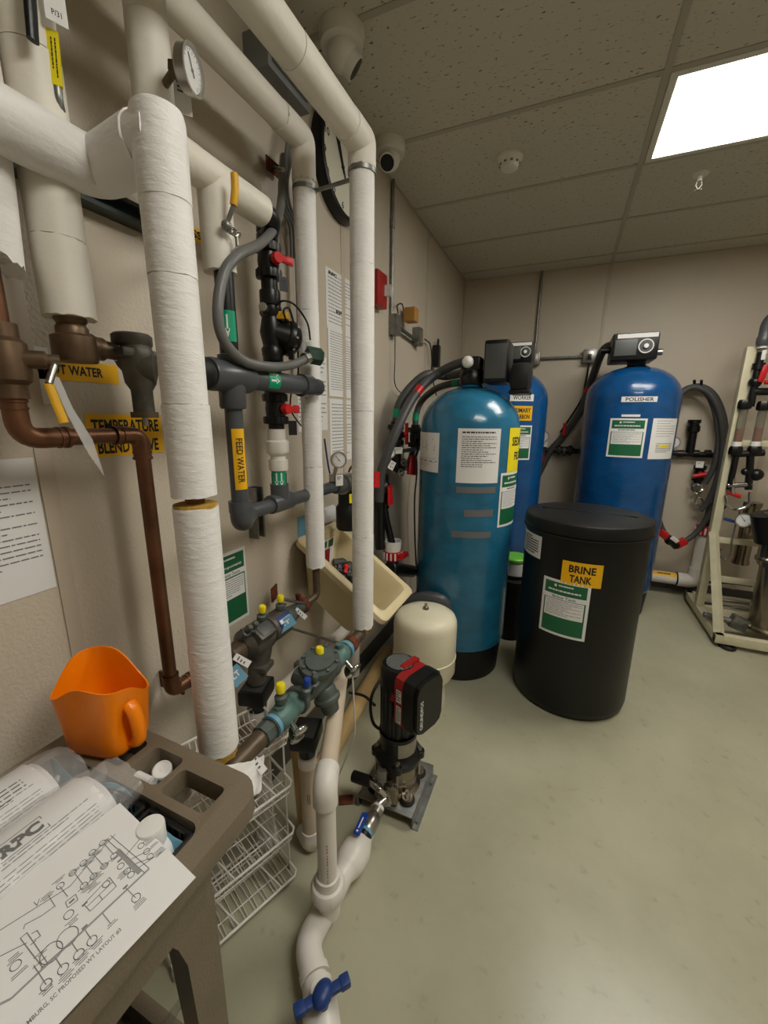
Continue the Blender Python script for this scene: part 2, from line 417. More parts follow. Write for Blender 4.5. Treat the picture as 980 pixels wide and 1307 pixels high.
# ---------------------------------------------------------------- ceiling things
def dome_cam(px, py, R, label, look):
    p = W(px, py, 'z', CEIL); t = thing('dome_camera', label, 'security camera', p, 'ceiling security cameras')
    MB().lathe([(0, 0), (R, 0), (R, .018), (R*.93, .045), (R*.72, .05), (0, .05)], p, (0, 0, -1), 36).build('base', m_white_metal, t)
    d = Vector(look).normalized(); c = p-Z*.062
    b = MB().sph(c, R*.66, 28); b.cyl(c, c+d*R*.78, R*.56, R*.5, 28); b.build('eyeball', m_white_metal, t)
    MB().cyl(c+d*R*.72, c+d*R*.8, R*.42, n=28).build('lens_window', m_black, t)
dome_cam(436, 38, .075, 'white turret security camera on the ceiling, nearest the camera', (.62, .5, -.6))
dome_cam(497, 183, .075, 'white turret security camera at the ceiling edge beside the pipe elbow', (.15, -.75, -.64))
p = W(651, 200, 'z', CEIL); t = thing('smoke_detector', 'round white smoke detector on the ceiling tile', 'smoke detector', p)
MB().lathe([(0, 0), (.062, 0), (.062, .01), (.052, .022), (.05, .03), (.046, .034), (.04, .05), (.03, .056), (0, .056)], p, (0, 0, -1), 32).build('housing', m_white_metal, t)
mb = MB()
for k in range(10):
    a = 2*pi*k/10; mb.box(p+Vector((cos(a)*.0475, sin(a)*.0475, -.032)), (.004, .012, .012), (0, 0, a))
mb.build('vent_slots', m_ctrl, t)
p = W(894, 222, 'z', CEIL); t = thing('fire_sprinkler', 'white pendent fire sprinkler head below the ceiling light', 'sprinkler', p)
MB().lathe([(0, 0), (.038, 0), (.034, .008), (.016, .012), (0, .012)], p, (0, 0, -1), 28).build('escutcheon', m_white_metal, t)
mb = MB().cyl(p-Z*.012, p-Z*.034, .013, n=16)
for s in (-1, 1): mb.tube([p+Vector((s*.01, 0, -.034)), p+Vector((s*.013, 0, -.05)), p+Vector((0, 0, -.07))], .003, 8)
mb.build('sprinkler_body', m_white_metal, t)
mb = MB().cyl(p-Z*.07, p-Z*.072, .008, n=16)
for k in range(8):
    a = 2*pi*k/8; mb.box(p+Vector((cos(a)*.011, sin(a)*.011, -.071)), (.012, .004, .0015), (0, 0, a))
mb.build('deflector', m_steel, t)
# ================================================================ PIPES ON THE LEFT WALL
def sleeve(root, pts, r, m, bend=0, name='insulation_sleeve', ragged=0, label=None):
    o = MB().tube(pts, r, 32, bend, ragged=ragged).build(name, m, root)
    if label: o['label'] = label
    return o
def gauge(root, c, d, R, stem, rs=.008):
    """pressure gauge: centre c, facing d, stem end"""
    d = Vector(d).normalized(); c = Vector(c); x, y, z = frame(d)
    y = (Z-z*z.z).normalized(); x = y.cross(z)
    g = MB().lathe([(0, -R*.42), (R*.9, -R*.42), (R, -R*.3), (R, R*.08), (R*1.04, R*.1), (R*1.04, R*.2), (R*.9, R*.2), (R*.88, R*.05), (0, R*.05)], c, d, 36)
    if stem is not None: g.tube([c-d*R*.2, Vector(stem)], rs, 12)
    g = g.build('pressure_gauge', m_steel, root)
    fn = flat(c, x, y, z)
    MB().cyl(c+d*R*.05, c+d*R*.08, R*.86, n=32).build('dial', m_paper, g)
    mk = MB()
    for k in range(17):
        a = radians(225-k*270/16); L = .16 if k % 4 == 0 else .1
        p0 = fn(cos(a)*R*.8, sin(a)*R*.8, R*.085); p1 = fn(cos(a)*R*(.8-L), sin(a)*R*(.8-L), R*.085)
        mk.tube([p0, p1], R*.014, 4)

    mk.build('dial_marks', m_ink, g)
    nb = MB().tube([fn(R*.18, -R*.22, R*.11), fn(-R*.4, R*.52, R*.11)], R*.035, 6); nb.cyl(fn(0, 0, R*.07), fn(0, 0, R*.14), R*.08, n=12)
    nb.build('needle', m_ink, g)
    MB().cyl(c+d*R*.15, c+d*R*.17, R*.88, n=32).build('glass', m_glass, g)
    return g
def paper_tag(root, c, d, w, h, txt=None, m=None, roll=0, name='paper_tag'):
    d = Vector(d).normalized(); y = (Z-d*d.z).normalized(); x = y.cross(d)
    y, x = y*cos(roll)+x*sin(roll), x*cos(roll)-y*sin(roll)
    fn = flat(c, x, y, d)
    o = MB().rect(fn, -w/2, -h/2, w/2, h/2, 0, .0008).build(name, m or m_paper, root)
    mb = MB()
    if txt: mb.text(fn, txt, -w*.3, -h*.3, w*.3, -h*.05, .001)
    mb.para(fn, -w*.3, h*.02, w*.3, h*.35, 3, .001, seed=int(abs(c[1]*991)) % 97)
    mb.build('print', m_ink, o)
    return o
TOCAM = lambda p: (CAM-Vector(p)).normalized()

# ---- thick riser in front, jog and run towards the camera
RX, RY, RZ = -.645, .562, 1.915
zk = lambda z: 1.48+(z-1.48)*.977
t = thing('insulated_pipe', 'thick white insulated riser in front with a gap showing bare copper', 'pipe', (RX, RY, .68), 'insulated pipes')
rr = .0425
xj = -.815
sleeve(t, [(xj, -1.4, RZ-.01), (xj, -.2, RZ-.01)], rr, m_jacket)
sleeve(t, [(xj, -.198, RZ-.01), (xj, .4, RZ-.01)], rr+.001, m_jacket)
sleeve(t, [(xj, .398, RZ-.01), (xj, RY+.01, RZ-.01), (RX-.03, RY, RZ-.002)], rr+.003, m_jacket, .04, 'elbow_jacket', .004)
sleeve(t, [(RX-.06, RY, RZ-.002), (RX+.01, RY, RZ-.002)], rr, m_jacket, 0, 'elbow_jacket', .003)
MB().lathe([(0, zk(1.83)), (.0405, zk(1.83)), (.0415, RZ), (.0415, RZ+.022), (.039, RZ+.033), (.032, RZ+.038), (0, RZ+.04)], (RX, RY, 0), Z, 40, fn=lambda a, h: 1+.012*sin(a*5+h*40)).build('elbow_jacket', m_jacket, t)
zs = [zk(z) for z in (1.834, 1.715, 1.5, 1.326)]
for i in range(3): sleeve(t, [(RX, RY, zs[i]-.001), (RX, RY, zs[i+1])], (.0395, .039, .041)[i], m_jacket, ragged=.0012)
sleeve(t, [(RX, RY, zk(1.303)), (RX, RY, zk(1.0))], .0415, m_jacket, ragged=.002)
sleeve(t, [(RX, RY, zk(.999)), (RX, RY, zk(.738))], .042, m_jacket, ragged=.003)
MB().tube([(RX, RY, 1.36), (RX, RY, .7)], .018, 20).build('copper_pipe', m_copper, t)
mb = MB(); mb.lathe([(.018, zk(1.302)), (.04, zk(1.302)), (.04, zk(1.309)), (.018, zk(1.311))], (RX, RY, 0)); mb.build('foam_edge', m_foam, t)
MB().tube([(RX, RY, zk(.739)), (RX, RY, zk(.716))], [.04, .037], 28, ragged=.004).build('foam_edge', m_foam, t)
# torn jacket flap hanging from the bottom end
mb = MB(); vs = []; fs = []; nu, nv = 12, 8
TL, TR, BR, BL = W(262, 978, 'x', -.64), W(338, 962, 'x', -.63), W(334, 1003, 'x', -.6), W(300, 1042, 'x', -.58)
for j in range(nv+1):
    for i in range(nu+1):
        u, v = i/nu, j/nv; p = (TL*(1-u)+TR*u)*(1-v)+(BL*(1-u)+BR*u)*v
        vs.append(p+Vector((.018*sin(pi*u)*(1-.4*v)+random.uniform(-.0025, .0025), random.uniform(-.002, .002), .008*sin(u*9+v*3)*v+random.uniform(-.002, .002))))
for j in range(nv):
    for i in range(nu): k = j*(nu+1)+i; fs.append((k, k+1, k+nu+2, k+nu+1))
mb.add(vs, fs); o = mb.build('torn_jacket', m_jacket, t, 180); md = o.modifiers.new('thickness', 'SOLIDIFY'); md.thickness = .002
ss = o.modifiers.new('sub', 'SUBSURF'); ss.levels = 1; ss.render_levels = 2
o['label'] = 'torn white jacket flap over the bottom elbow'

# ---- hot water supply drop at the left
BX, BY = -.86, .512
t = thing('insulated_pipe', 'white insulated hot water drop with ragged end above the brass tee', 'pipe', (BX, BY, 1.5), 'insulated pipes')
sleeve(t, [(BX, BY, 2.712), (BX, BY, 2.05)], .041, m_jacket2)
sleeve(t, [(BX, BY, 2.048), (BX, BY, 1.78)], .042, m_jacket2)
sleeve(t, [(BX, BY, 1.779), (BX, BY, 1.652)], .0425, m_jacket2, ragged=.0018)
mb = MB().lathe([(0, 1.66), (.026, 1.66), (.026, 1.648), (.022, 1.642), (.026, 1.636), (.026, 1.625), (.036, 1.62), (.037, 1.582), (.034, 1.576), (0, 1.575)], (BX, BY, 0))
ZV = 1.606
yv0 = W(114, 438, 'x', BX).y
mb.lathe([(.0, 0), (.024, 0), (.026, .03), (.022, .036), (.022, .05), (0, .05)], (BX, BY, ZV), Y)
mb.build('brass_tee', m_brass, t)
MB().lathe([(.017, .0), (.017, .075), (.0, .075)], (BX, BY, ZV), Y).build('nipple', m_bronze, t)
MB().cyl((BX, BY+.076, ZV), (BX, BY+.084, ZV), .0185).build('thread_tape', m_white, t)
# flat valve lever hanging beside the drop, and a tag
lp = [W(72, 45, 'x', -.80), W(66, 60, 'x', -.80), W(68, 105, 'x', -.80), W(72, 118, 'x', -.80)]
# ---- blend valve
vy = W(165, 440, 'x', BX).y
t = thing('blend_valve', 'corroded bronze temperature blend valve between the brass tee and grey header', 'valve', (BX, vy, ZV-.09))
y0 = BY+.084
mb = MB().lathe([(0, 0), (.024, 0), (.027, .006), (.027, .03), (.022, .036), (.026, .05), (.0, .06)], (BX, y0, ZV), Y)
mb.sph((BX+.01, vy, ZV-.006), (.036, .042, .04), 24)
mb.lathe([(0, 0), (.034, 0), (.038, .006), (.038, .022), (.033, .026), (0, .028)], (BX+.01, vy, ZV+.012), Z)
mb.lathe([(0, -.1), (.021, -.1), (.021, -.055), (.03, -.04), (.034, 0), (0, .02)], (BX+.015, vy+.005, ZV-.02), Z)
mb.box((BX+.012, vy, ZV-.002), (.06, .09, .018), None, .006)
mb.build('valve_body', m_castiron, t)
mb = MB().lathe([(0, 0), (.027, 0), (.027, .012), (.018, .012), (.018, .03), (0, .03)], (BX+.015, vy+.005, ZV-.132), Z)
mb.build('bonnet', m_bronze, t)
MB().cyl((BX+.015, vy+.005, ZV-.15), (BX+.015, vy+.005, ZV-.132), .006, n=10).build('adjusting_screw', m_steel, t)
HX, HZ = -.79, 1.577
mb = MB().lathe([(0, 0), (.026, 0), (.03, .012), (.03, .03), (0, .04)], (BX+.02, vy, HZ), (HX-BX-.02, .05, 0)); mb.build('outlet_boss', m_castiron, t)
MB().cyl((HX-.015, vy+.046, HZ), (HX-.012, vy+.058, HZ), .024).build('thread_tape', m_white, t)
# ---- grey header with tee and feed water drop
FY = .835
hy0, hy1 = vy+.05, 1.19
t = thing('grey_header', 'dark grey PVC header pipe with green flow arrows and capped end', 'pipe', (HX, .9, HZ))
ob = MB().lathe([(0, 0), (.034, 0), (.038, .01), (.038, .07), (.034, .08), (0, .08)], (HX, hy0, HZ), Y)
ob.build('reducer_bush', m_blackrub, t)
MB().cyl((HX, hy0+.06, HZ), (HX, hy1, HZ), .029).build('pipe_run', m_pvcgrey, t)
mb = MB().lathe([(0, 0), (.036, 0), (.039, .006), (.039, .13), (.036, .136), (0, .136)], (HX, FY-.075, HZ), Y)
mb.lathe([(0, 0), (.033, 0), (.033, .055), (.03, .06), (0, .06)], (HX, FY, HZ-.02), -Z)
mb.lathe([(0, 0), (.030, 0), (.030, .05), (0, .06)], (HX, FY, HZ), Z)
mb.build('tee', m_pvcgrey, t)
MB().lathe([(0, -.05), (.035, -.05), (.035, 0), (.033, .005), (0, .005)], (HX, hy1-.005, HZ), Y).build('end_coupling', m_pvcgrey, t)
MB().lathe([(0, 0), (.0275, 0), (.0275, .045), (.026, .05), (0, .05)], (HX, hy1, HZ), Y).build('end_cap', m_pvcgrey, t)
def arrow_band(root, c, axis, r, L, hint, ang0, n=2, span=2.2):
    """green tape wrapped half round a pipe, white arrows pointing along axis"""
    x, y, z = frame(axis, hint); c = Vector(c)
    fn = lambda u, v, w: c+z*v+(x*cos(u/r)+y*sin(u/r))*(r+w)
    o = MB().rect(fn, (ang0-span/2)*r, -L/2, (ang0+span/2)*r, L/2, .0004, .0005, 16, 1).build('flow_tape', m_ltgreen, root)
    mb = MB()
    for k in range(n):
        u = ang0*r+(k-(n-1)/2)*r*.62; s = r*.26
        mb.rect(fn, u-s*.35, -L*.36, u+s*.35, L*.1, .001, .0003, 2)
        pts = [fn(u-s, L*.08, .001), fn(u+s, L*.08, .001), fn(u, L*.4, .001)]
        q = [p+(p-(c+z*(p-c).dot(z))).normalized()*.0004 for p in pts]
        mb.add(pts+q, [(0, 1, 2), (5, 4, 3), (0, 3, 4, 1), (1, 4, 5, 2), (2, 5, 3, 0)])
    mb.build('arrows', m_white, o)
arrow_band(t, (HX, W(341, 484, 'x', HX).y, HZ), Y, .029, .05, Z, radians(72))
# feed water
t = thing('feed_water_pipe', 'dark grey vertical pipe lettered FEED WATER on a yellow label', 'pipe', (HX, FY, 1.18))
zel = 1.195
MB().cyl((HX, FY, HZ-.075), (HX, FY, zel+.02), .0225).build('pipe', m_pvcgrey, t)
BXA, BYA, ZT = -.85, 1.082, 1.2
mb = MB().tube([(HX, FY, zel+.05), (HX, FY, zel), (BXA, FY+.09, ZT-.008)], .029, 24, .045)
mb.lathe([(0, 0), (.031, 0), (.031, .03), (0, .03)], (HX, FY, zel+.03), Z)
mb.build('elbow', m_pvcgrey, t)
a0 = atan2(-FY, -HX)+.35
fn = lambda u, v, w: Vector((HX+(.0228+w)*cos(a0+u/.0225), FY+(.0228+w)*sin(a0+u/.0225), v))
zt, zb = W(300, 547, 'x', HX).z, W(303, 624, 'x', HX).z
o = MB().rect(fn, -.017, zb, .017, zt, .0003, .0005, 8, 1).build('pipe_label', m_yellow, t)
mb = MB(); rot = lambda u, v, w: fn(v, zt-.012-u, w)
mb.text(rot, 'FEED WATER', .012, -.008, zt-zb-.03, .008, .0022, .012); mb.build('lettering', m_ink, o)
# upper black pipe from the insulated branch into the header
t = thing('black_drop_pipe', 'short black pipe with green tape between insulated tee and grey header', 'pipe', (HX, FY, HZ))
MB().cyl((HX, FY, HZ+.03), (HX, FY, 1.86), .0225).build('pipe', m_black, t)
arrow_band(t, (HX, FY, W(291, 418, 'x', HX).z), -Z, .0225, .07, Y, radians(137), 1, 2.0)
# ---- insulated branch: vertical from above, run along the wall, tee down
DX, DZ = -.80, 2.012
t = thing('insulated_pipe', 'cream insulated branch pipe behind the riser with gauge and yellow lever', 'pipe', (DX, .8, DZ), 'insulated pipes')
sleeve(t, [(DX, .693, CEIL), (DX, .693, 2.2)], .037, m_jacket2)
sleeve(t, [(DX, .693, 2.199), (DX, .693, DZ), (DX, .78, DZ)], .0375, m_jacket2, .05, 'elbow_jacket')
sleeve(t, [(DX, .775, DZ), (DX, 1.0, DZ)], .037, m_jacket2)
sleeve(t, [(DX, FY, DZ), (DX, FY, 1.815)], .038, m_jacket2, ragged=.001)
gp = W(243, 90, 'x', -.70); gq = W(205, 103, 'x', DX+.03)
gd = Vector((.93, .3, -.1))
gauge(t, gp, gd, .036, gp-gd.normalized()*.03)
MB().tube([gp-gd.normalized()*.03, (DX+.02, .694, gp.z-.01)], .007, 12).build('gauge_stem', m_bronze, t)
mb = MB().lathe([(0, 0), (.015, 0), (.015, .022), (.011, .026), (0, .026)], gp-gd.normalized()*.036, gd, 6); mb.build('stem_nut', m_bronze, t)
paper_tag(t, W(233, 122, 'x', -.745), (.8, -.6, 0), .03, .062)
# yellow lever on the tee
a, b, c = W(299, 222, 'x', -.725), W(298, 262, 'x', -.73), W(289, 288, 'x', -.75)
lv = MB().tube([c, b], .005, 8); lv.sph(c, .012, 12); lv = lv.build('valve_lever', m_galv, t)
mb = MB(); mb.tube([b+Z*.0, (a+b)/2+X*.004, a], .0085, 10, .02); mb.build('grip', m_yelgrip, lv)
mb = MB(); q = W(302, 300, 'x', -.74)
for k in range(5):
    pp = c+(q-c)*(k/4); mb.torus(pp+Vector((random.uniform(-.004, .004), 0, 0)), (1, random.uniform(-1, 1), random.uniform(-1, 1)), .008, .0018, 14, 6)
mb.tube([q, W(303, 314, 'x', -.74)], .004, 8)
mb.build('chain', m_steel, t)
# ---- overhead pipes that turn down
P2X, P2Y, P2Z = -.835, 1.26, 2.314
t = thing('insulated_pipe', 'white insulated overhead pipe turning down beside the clock, farther from the camera side wall gap', 'pipe', (P2X, P2Y, .9), 'insulated pipes')
t['label'] = 'white insulated pipe whose drop ends above the dark bronze backflow preventer near the wall'
sleeve(t, [(P2X, -1.4, P2Z), (P2X, .4, P2Z)], .035, m_jacket2)
sleeve(t, [(P2X, .401, P2Z), (P2X, 1.15, P2Z)], .0355, m_jacket2)
sleeve(t, [(P2X, 1.14, P2Z), (P2X, P2Y, P2Z), (P2X, P2Y, 2.2)], .0375, m_jacket2, .02, 'elbow_jacket', .004)
zs = [2.2, 1.825, 1.382, 1.303, .915]
for i in range(4): sleeve(t, [(P2X, P2Y, zs[i]-.0012), (P2X, P2Y, zs[i+1])], .035+(i % 2)*.0008, m_jacket, ragged=.001 if i < 3 else .004)
MB().tube([(P2X, P2Y, .95), (P2X, P2Y, .79), (P2X-.01, 1.21, .782)], .0145, 18, .03).build('copper_drop', m_bronze, t)
P3X, P3Y, P3Z = -.64, 1.278, 2.275
t = thing('insulated_pipe', 'white insulated pipe whose drop ends above the grey and teal backflow preventer', 'pipe', (P3X, P3Y, .66), 'insulated pipes')
sleeve(t, [(P3X, -1.4, P3Z), (P3X, .93, P3Z)], .0405, m_jacket2)
sleeve(t, [(P3X, .932, P3Z), (P3X, 1.19, P3Z)], .041, m_jacket2)
sleeve(t, [(P3X, 1.185, P3Z), (P3X, P3Y, P3Z), (P3X, P3Y, 2.205)], .0425, m_jacket2, .014, 'elbow_jacket', .002)
zs = [2.205, 1.945, 1.5, 1.063, .698]
for i in range(4): sleeve(t, [(P3X, P3Y, zs[i]-.0012), (P3X, P3Y, zs[i+1])], .0385+(i % 2)*.0008, m_jacket, ragged=.001 if i < 3 else .005)
MB().tube([(P3X, P3Y, .74), (P3X, P3Y, .672), (P3X, 1.22, .672)], .018, 18, .04).build('copper_drop', m_copper, t)
MB().tube([(P3X, P3Y, .71), (P3X, P3Y, .68)], [.036, .03], 22, ragged=.006).build('foam_edge', m_foam, t)
# strut rod tying the two pipes, hanger at left
t = thing('pipe_strut', 'thin grey strut rod tying the two insulated pipes in front of the clock', 'pipe strut', W(425, 238, 'x', -.76))
a, b = W(404, 243, 'x', P2X+.034), W(452, 228, 'x', P3X-.036)
MB().cyl(a, b, .006, n=12).build('rod', m_galv, t)
for p, r_, q in ((a, .0365, (P2X, P2Y, a.z)), (b, .041, (P3X, P3Y, b.z))): MB().ring(Vector(q)-Z*.006, Vector(q)+Z*.006, r_+.0015, r_-.0003).build('clamp_band', m_galv, t)
p = W(343, 216, 'x', XW); t = thing('pipe_bracket', 'small rust brown wall bracket above the grey conduit', 'bracket', p)
MB().box(p+X*.02, (.004, .075, .04), (0, 0, 0), .001).build('plate', m_rust, t)
MB().tube([p+X*.02, W(362, 217, 'x', P2X-.03)], .006, 10).build('arm', m_galv, t)
# ---- strut channel along the wall
z0 = 1.928
t = thing('strut_channel', 'dark green grey strut channel running along the wall behind the insulated pipes', 'strut channel', (XW, .0, z0))
mb = MB().prism([(0, -.021), (.041, -.021), (.041, -.012), (.036, -.012), (.036, -.018), (.003, -.018), (.003, .018), (.036, .018), (.036, .012), (.041, .012), (.041, .021), (0, .021)], (XW, -1.6, z0), X, Z, -2.39)
mb.M = None
mb.build('channel', m_strut, t)

# ---- copper line at far left
CX = -.87
t = thing('copper_pipe', 'tarnished copper pipe dropping from the yellow handled valve to the dark bronze backflow preventer', 'pipe', (CX, .62, .78))
CZ = 1.437; cyl0 = .405; cyr = .628
sleeve(t, [(CX, cyl0+.02, CEIL), (CX, cyl0+.02, 1.9)], .042, m_jacket2)
sleeve(t, [(CX, cyl0+.02, 1.9), (CX, cyl0+.01, 1.715)], .038, m_jacket, ragged=.012)
MB().cyl((CX, cyl0, 1.75), (CX, cyl0, 1.6), .0155).build('riser_pipe', m_copper, t)
mb = MB().lathe([(0, 0), (.024, 0), (.024, .022), (.032, .03), (.034, .06), (.032, .09), (.024, .098), (.024, .12), (0, .12)], (CX, cyl0, 1.505), Z, 28)
mb.lathe([(0, 0), (.015, 0), (.015, .03), (.01, .034), (.01, .05), (0, .05)], (CX+.02, cyl0+.015, 1.57), (.5, .8, 0))
vb = mb.build('ball_valve', m_brass, t)
hb = Vector((CX+.02, cyl0+.015, 1.57))+Vector((.5, .8, 0)).normalized()*.044
e1, e2 = W(62, 490, 'x', hb.x+.01), W(82, 540, 'x', hb.x+.02)
hd = MB().tube([hb, e1], .006, 10); hd.cyl(hb-Vector((.5, .8, 0))*.006, hb+Vector((.5, .8, 0))*.006, .011, n=6); hd = hd.build('handle', m_steel, vb)
MB().tube([e1, (e1*2+e2)/3, e2], [.008, .008], 12, .01, oval=.6).build('grip', m_yelgrip, t)['label'] = 'yellow vinyl grip'
r = .0158
mb = MB().tube([(CX, cyl0, 1.515), (CX, cyl0, CZ), (CX, cyr, CZ), (CX, cyr, .78), (CX, .76, .78)], r, 20, .04); mb.build('pipe', m_copper, t)
for q in ([(CX, cyl0, 1.505), (CX, cyl0, CZ), (CX, cyl0+.075, CZ)], [(CX, cyr-.06, CZ), (CX, cyr, CZ), (CX, cyr, CZ-.055)], [(CX, cyr, .83), (CX, cyr, .78), (CX, cyr+.06, .78)]):
    mb = MB().tube(q, r+.0025, 20, .042)
    for e, d in ((q[0], Vector(q[1])-Vector(q[0])), (q[2], Vector(q[1])-Vector(q[2]))):
        d = d.normalized(); mb.cyl(Vector(e), Vector(e)+d*.006, r+.0045); mb.cyl(Vector(e)+d*.014, Vector(e)+d*.018, r+.004)
    mb.build('elbow', m_copper, t)
MB().box(W(203, 865, 'x', XW)+X*.05, (.09, .006, .05), None, .001).build('bracket', m_rust, t)
# laminated sheet hanging edge-on from the copper pipe
poly = [(63, 478), (75, 482), (92, 520), (118, 562), (133, 608), (112, 578), (86, 530)]
q = [W(a, b, 'x', -.83) for a, b in poly]
t = MB().prism([(v.y, v.z) for v in q], (-.83, 0, 0), Y, Z, .0015).build('plastic_sheet', m_clear)
tag(t, 'clear torn plastic strip hanging in front of the copper pipe', 'plastic strip')

# yellow flat lever and white tag at the top left
t = thing('hanging_valve_lever', 'flat yellow lettered valve lever hanging beside the insulated hot water drop', 'valve lever', W(68, 80, 'x', -.82))
a, b = W(67, 42, 'x', -.82), W(73, 112, 'x', -.82); d = (b-a).normalized(); n = Vector((.75, -.66, 0)).normalized(); ux = n.cross(d).normalized()
fn = flat((a+b)/2, ux, -d, n); L = (b-a).length
lv = MB().rect(fn, -.0085, -L/2, .0085, L/2, 0, .007).build('grip', m_lemon, t)
MB().para(lambda u, v, w: fn(v, -u, w), -L*.36, -.005, L*.36, .005, 2, .0075, .45, .8, 3).build('lettering', m_ink, lv)
MB().tube([b-d*.01, b+d*.02, b+d*.03-n*.02], .007, 10, .01).build('shank', m_galv, t)
t = thing('black_valve_lever', 'black valve lever across the top of the insulated hot water drop', 'valve lever', W(40, 20, 'x', -.80))
a, b = W(36, -30, 'x', -.80), W(42, 52, 'x', -.80)
MB().tube([a, a*.3+b*.7, b], [.009, .0085], 12, .01, oval=.6).build('grip', m_black, t)
p = W(70, 6, 'x', -.80)
t = tag(MB().rect(flat(p, Vector((.35, .94, 0)), Z, Vector((.94, -.35, 0))), -.0145, -.024, .0145, .05).build('paper_tag', m_paper), 'white valve tag hanging just above the flat yellow lever', 'tag')
fn = flat(p, Vector((.35, .94, 0)), Z, Vector((.94, -.35, 0)))
MB().text(fn, 'P/31', -.006, -.015, .007, -.007).rect(fn, -.006, .012, .004, .02, .0006).build('print', m_ink, t)
# ================================================================ BLACK VALVE TRAIN
def bz(py, px=350): return W(px, py, 'x', BXA).z
def union_valve(root, c, axis, r, L, m, hm, hdir, hl=.05, name='ball_valve'):
    """true-union ball valve with a lever: collars, body, stem, lever"""
    axis = Vector(axis).normalized(); c = Vector(c); o = c-axis*L/2; hdir = Vector(hdir).normalized()
    pr = [(0, 0), (r*.8, 0), (r*.8, L*.1), (r*1.22, L*.12), (r*1.25, L*.2), (r*1.22, L*.3), (r*.98, L*.32), (r*1.05, L*.5), (r*.98, L*.68), (r*1.22, L*.7), (r*1.25, L*.8), (r*1.22, L*.88), (r*.8, L*.9), (r*.8, L), (0, L)]
    ribs = lambda a, h: 1+.03*(1 if int(a/(2*pi)*24+.5) % 2 else -1) if (L*.11 < h < L*.31 or L*.69 < h < L*.89) else 1
    b = MB().lathe(pr, o, axis, 48, fn=ribs); b.cyl(c, c+hdir*r*1.35, r*.5, n=16); b = b.build(name, m, root)
    side = axis.cross(hdir).normalized()
    h = MB(); s = c+hdir*r*1.35
    h.cyl(s-hdir*.002, s+hdir*r*.5, r*.55, r*.48, 18)
    h.M = None
    e = s+hdir*r*.28
    x, y, z = side, axis, hdir
    R = Matrix((x, y, z)).transposed()
    h.box(e+side*hl*.35, (hl*1.3, r*.62, r*.42), R, r*.12); h.box(e+side*hl*.9, (hl*.5, r*.8, r*.3), R, r*.1)
    h.build('handle', hm, b)
    return b
t = thing('valve_train', 'black vertical pipe train with red handled ball valves and white union', 'pipe', (BXA, BYA, ZT))
rp = .0245
mb = MB().tube([(DX, .99, DZ), (DX, 1.05, DZ), (BXA, BYA, DZ-.03), (BXA, BYA, bz(300))], .026, 24, .05)
mb.lathe([(0, 0), (.03, 0), (.03, .03), (0, .03)], (BXA, BYA, bz(302)), Z); mb.build('elbow', m_black, t)
mb = MB().cyl((BXA, BYA, bz(478)), (BXA, BYA, bz(300)), rp)
mb.build('pipe', m_black, t)
for a, b in ((306, 318), (374, 392), (446, 462)):
    mb = MB().lathe([(0, 0), (.03, 0), (.031, .004), (.031, bz(a)-bz(b)-.004), (.03, bz(a)-bz(b)), (0, bz(a)-bz(b))], (BXA, BYA, bz(b)), Z); mb.build('coupling', m_black, t)
union_valve(t, (BXA, BYA, bz(338)), Z, .03, .12, m_black, m_red, (.85, -.3, 0), .045)
paper_tag(t, (BXA+.05, BYA+.0, bz(368)), (.85, -.5, 0), .026, .04, '15', m_black)
# diaphragm valve
c = Vector((BXA, BYA, bz(425))); d = Vector((.6, .75, -.25)).normalized()
mb = MB().lathe([(0, -.07), (.032, -.07), (.034, -.05), (.028, -.04), (.036, 0), (.028, .04), (.034, .05), (.032, .07), (0, .07)], c, Z, 28)
mb.cyl(c, c+d*.05, .035, .046)
mb.build('valve_body', m_black, t)
mb = MB().lathe([(0, .045), (.05, .045), (.053, .05), (.053, .062), (.049, .066), (.04, .08), (.022, .09), (0, .092)], c, d, 36); mb.build('bonnet', m_black, t)
x, y, z = frame(d)
for k in range(8):
    a = 2*pi*k/8; q = c+(x*cos(a)+y*sin(a))*.047; MB().cyl(q+d*.06, q+d*.07, .0045, n=6).build('bonnet_screw', m_steel, t)
MB().box(c+Vector((.03, .02, .045)), (.035, .05, .022), (0, 0, .5), .004).build('yellow_bracket', m_yelgrip, t)
MB().lathe([(0, 0), (.012, 0), (.014, .01), (.012, .03), (0, .032)], c+Vector((.0, -.03, .055)), (.5, -.8, .1), 16).build('fitting', m_steel, t)
union_valve(t, (BXA, BYA, bz(522)), Z, .031, .12, m_black, m_red, (.8, -.1, 0), .045)
mb = MB().lathe([(0, 0), (.03, 0), (.032, .006), (.032, .05), (0, .05)], (BXA, BYA, bz(507)), Z, 28); mb.cyl((BXA, BYA, bz(555)), (BXA, BYA, bz(478)), rp); mb.build('lower_pipe', m_black, t)
paper_tag(t, (BXA+.055, BYA+.01, bz(546)), (.85, -.5, 0), .028, .045, '13', m_black)
mb = MB().lathe([(0, 0), (.03, 0), (.03, .035), (0, .035)], (BXA, BYA, bz(562)), Z); mb.cyl((BXA, BYA, bz(605)), (BXA, BYA, bz(560)), rp)
mb.lathe([(0, 0), (.026, .0), (.034, .008), (.036, .012), (.036, .045), (.032, .05), (0, .05)], (BXA, BYA, bz(582)), Z, 36, fn=lambda a, h: 1+.012*sin(a*20))
mb.lathe([(0, 0), (.03, 0), (.031, .01), (.031, .035), (0, .037)], (BXA, BYA, bz(601)), Z)
mb.build('white_union', m_pvc, t)
MB().cyl((BXA, BYA, ZT), (BXA, BYA, bz(600)), rp).build('pipe', m_black, t)
arrow_band(t, (BXA, BYA, bz(612)), -Z, rp, .06, Y, radians(142), 2, 2.0)
yend = W(428, 622, 'x', BXA).y
mb = MB().lathe([(0, 0), (.03, 0), (.03, .05), (0, .05)], (BXA, BYA, ZT+.012), Z)
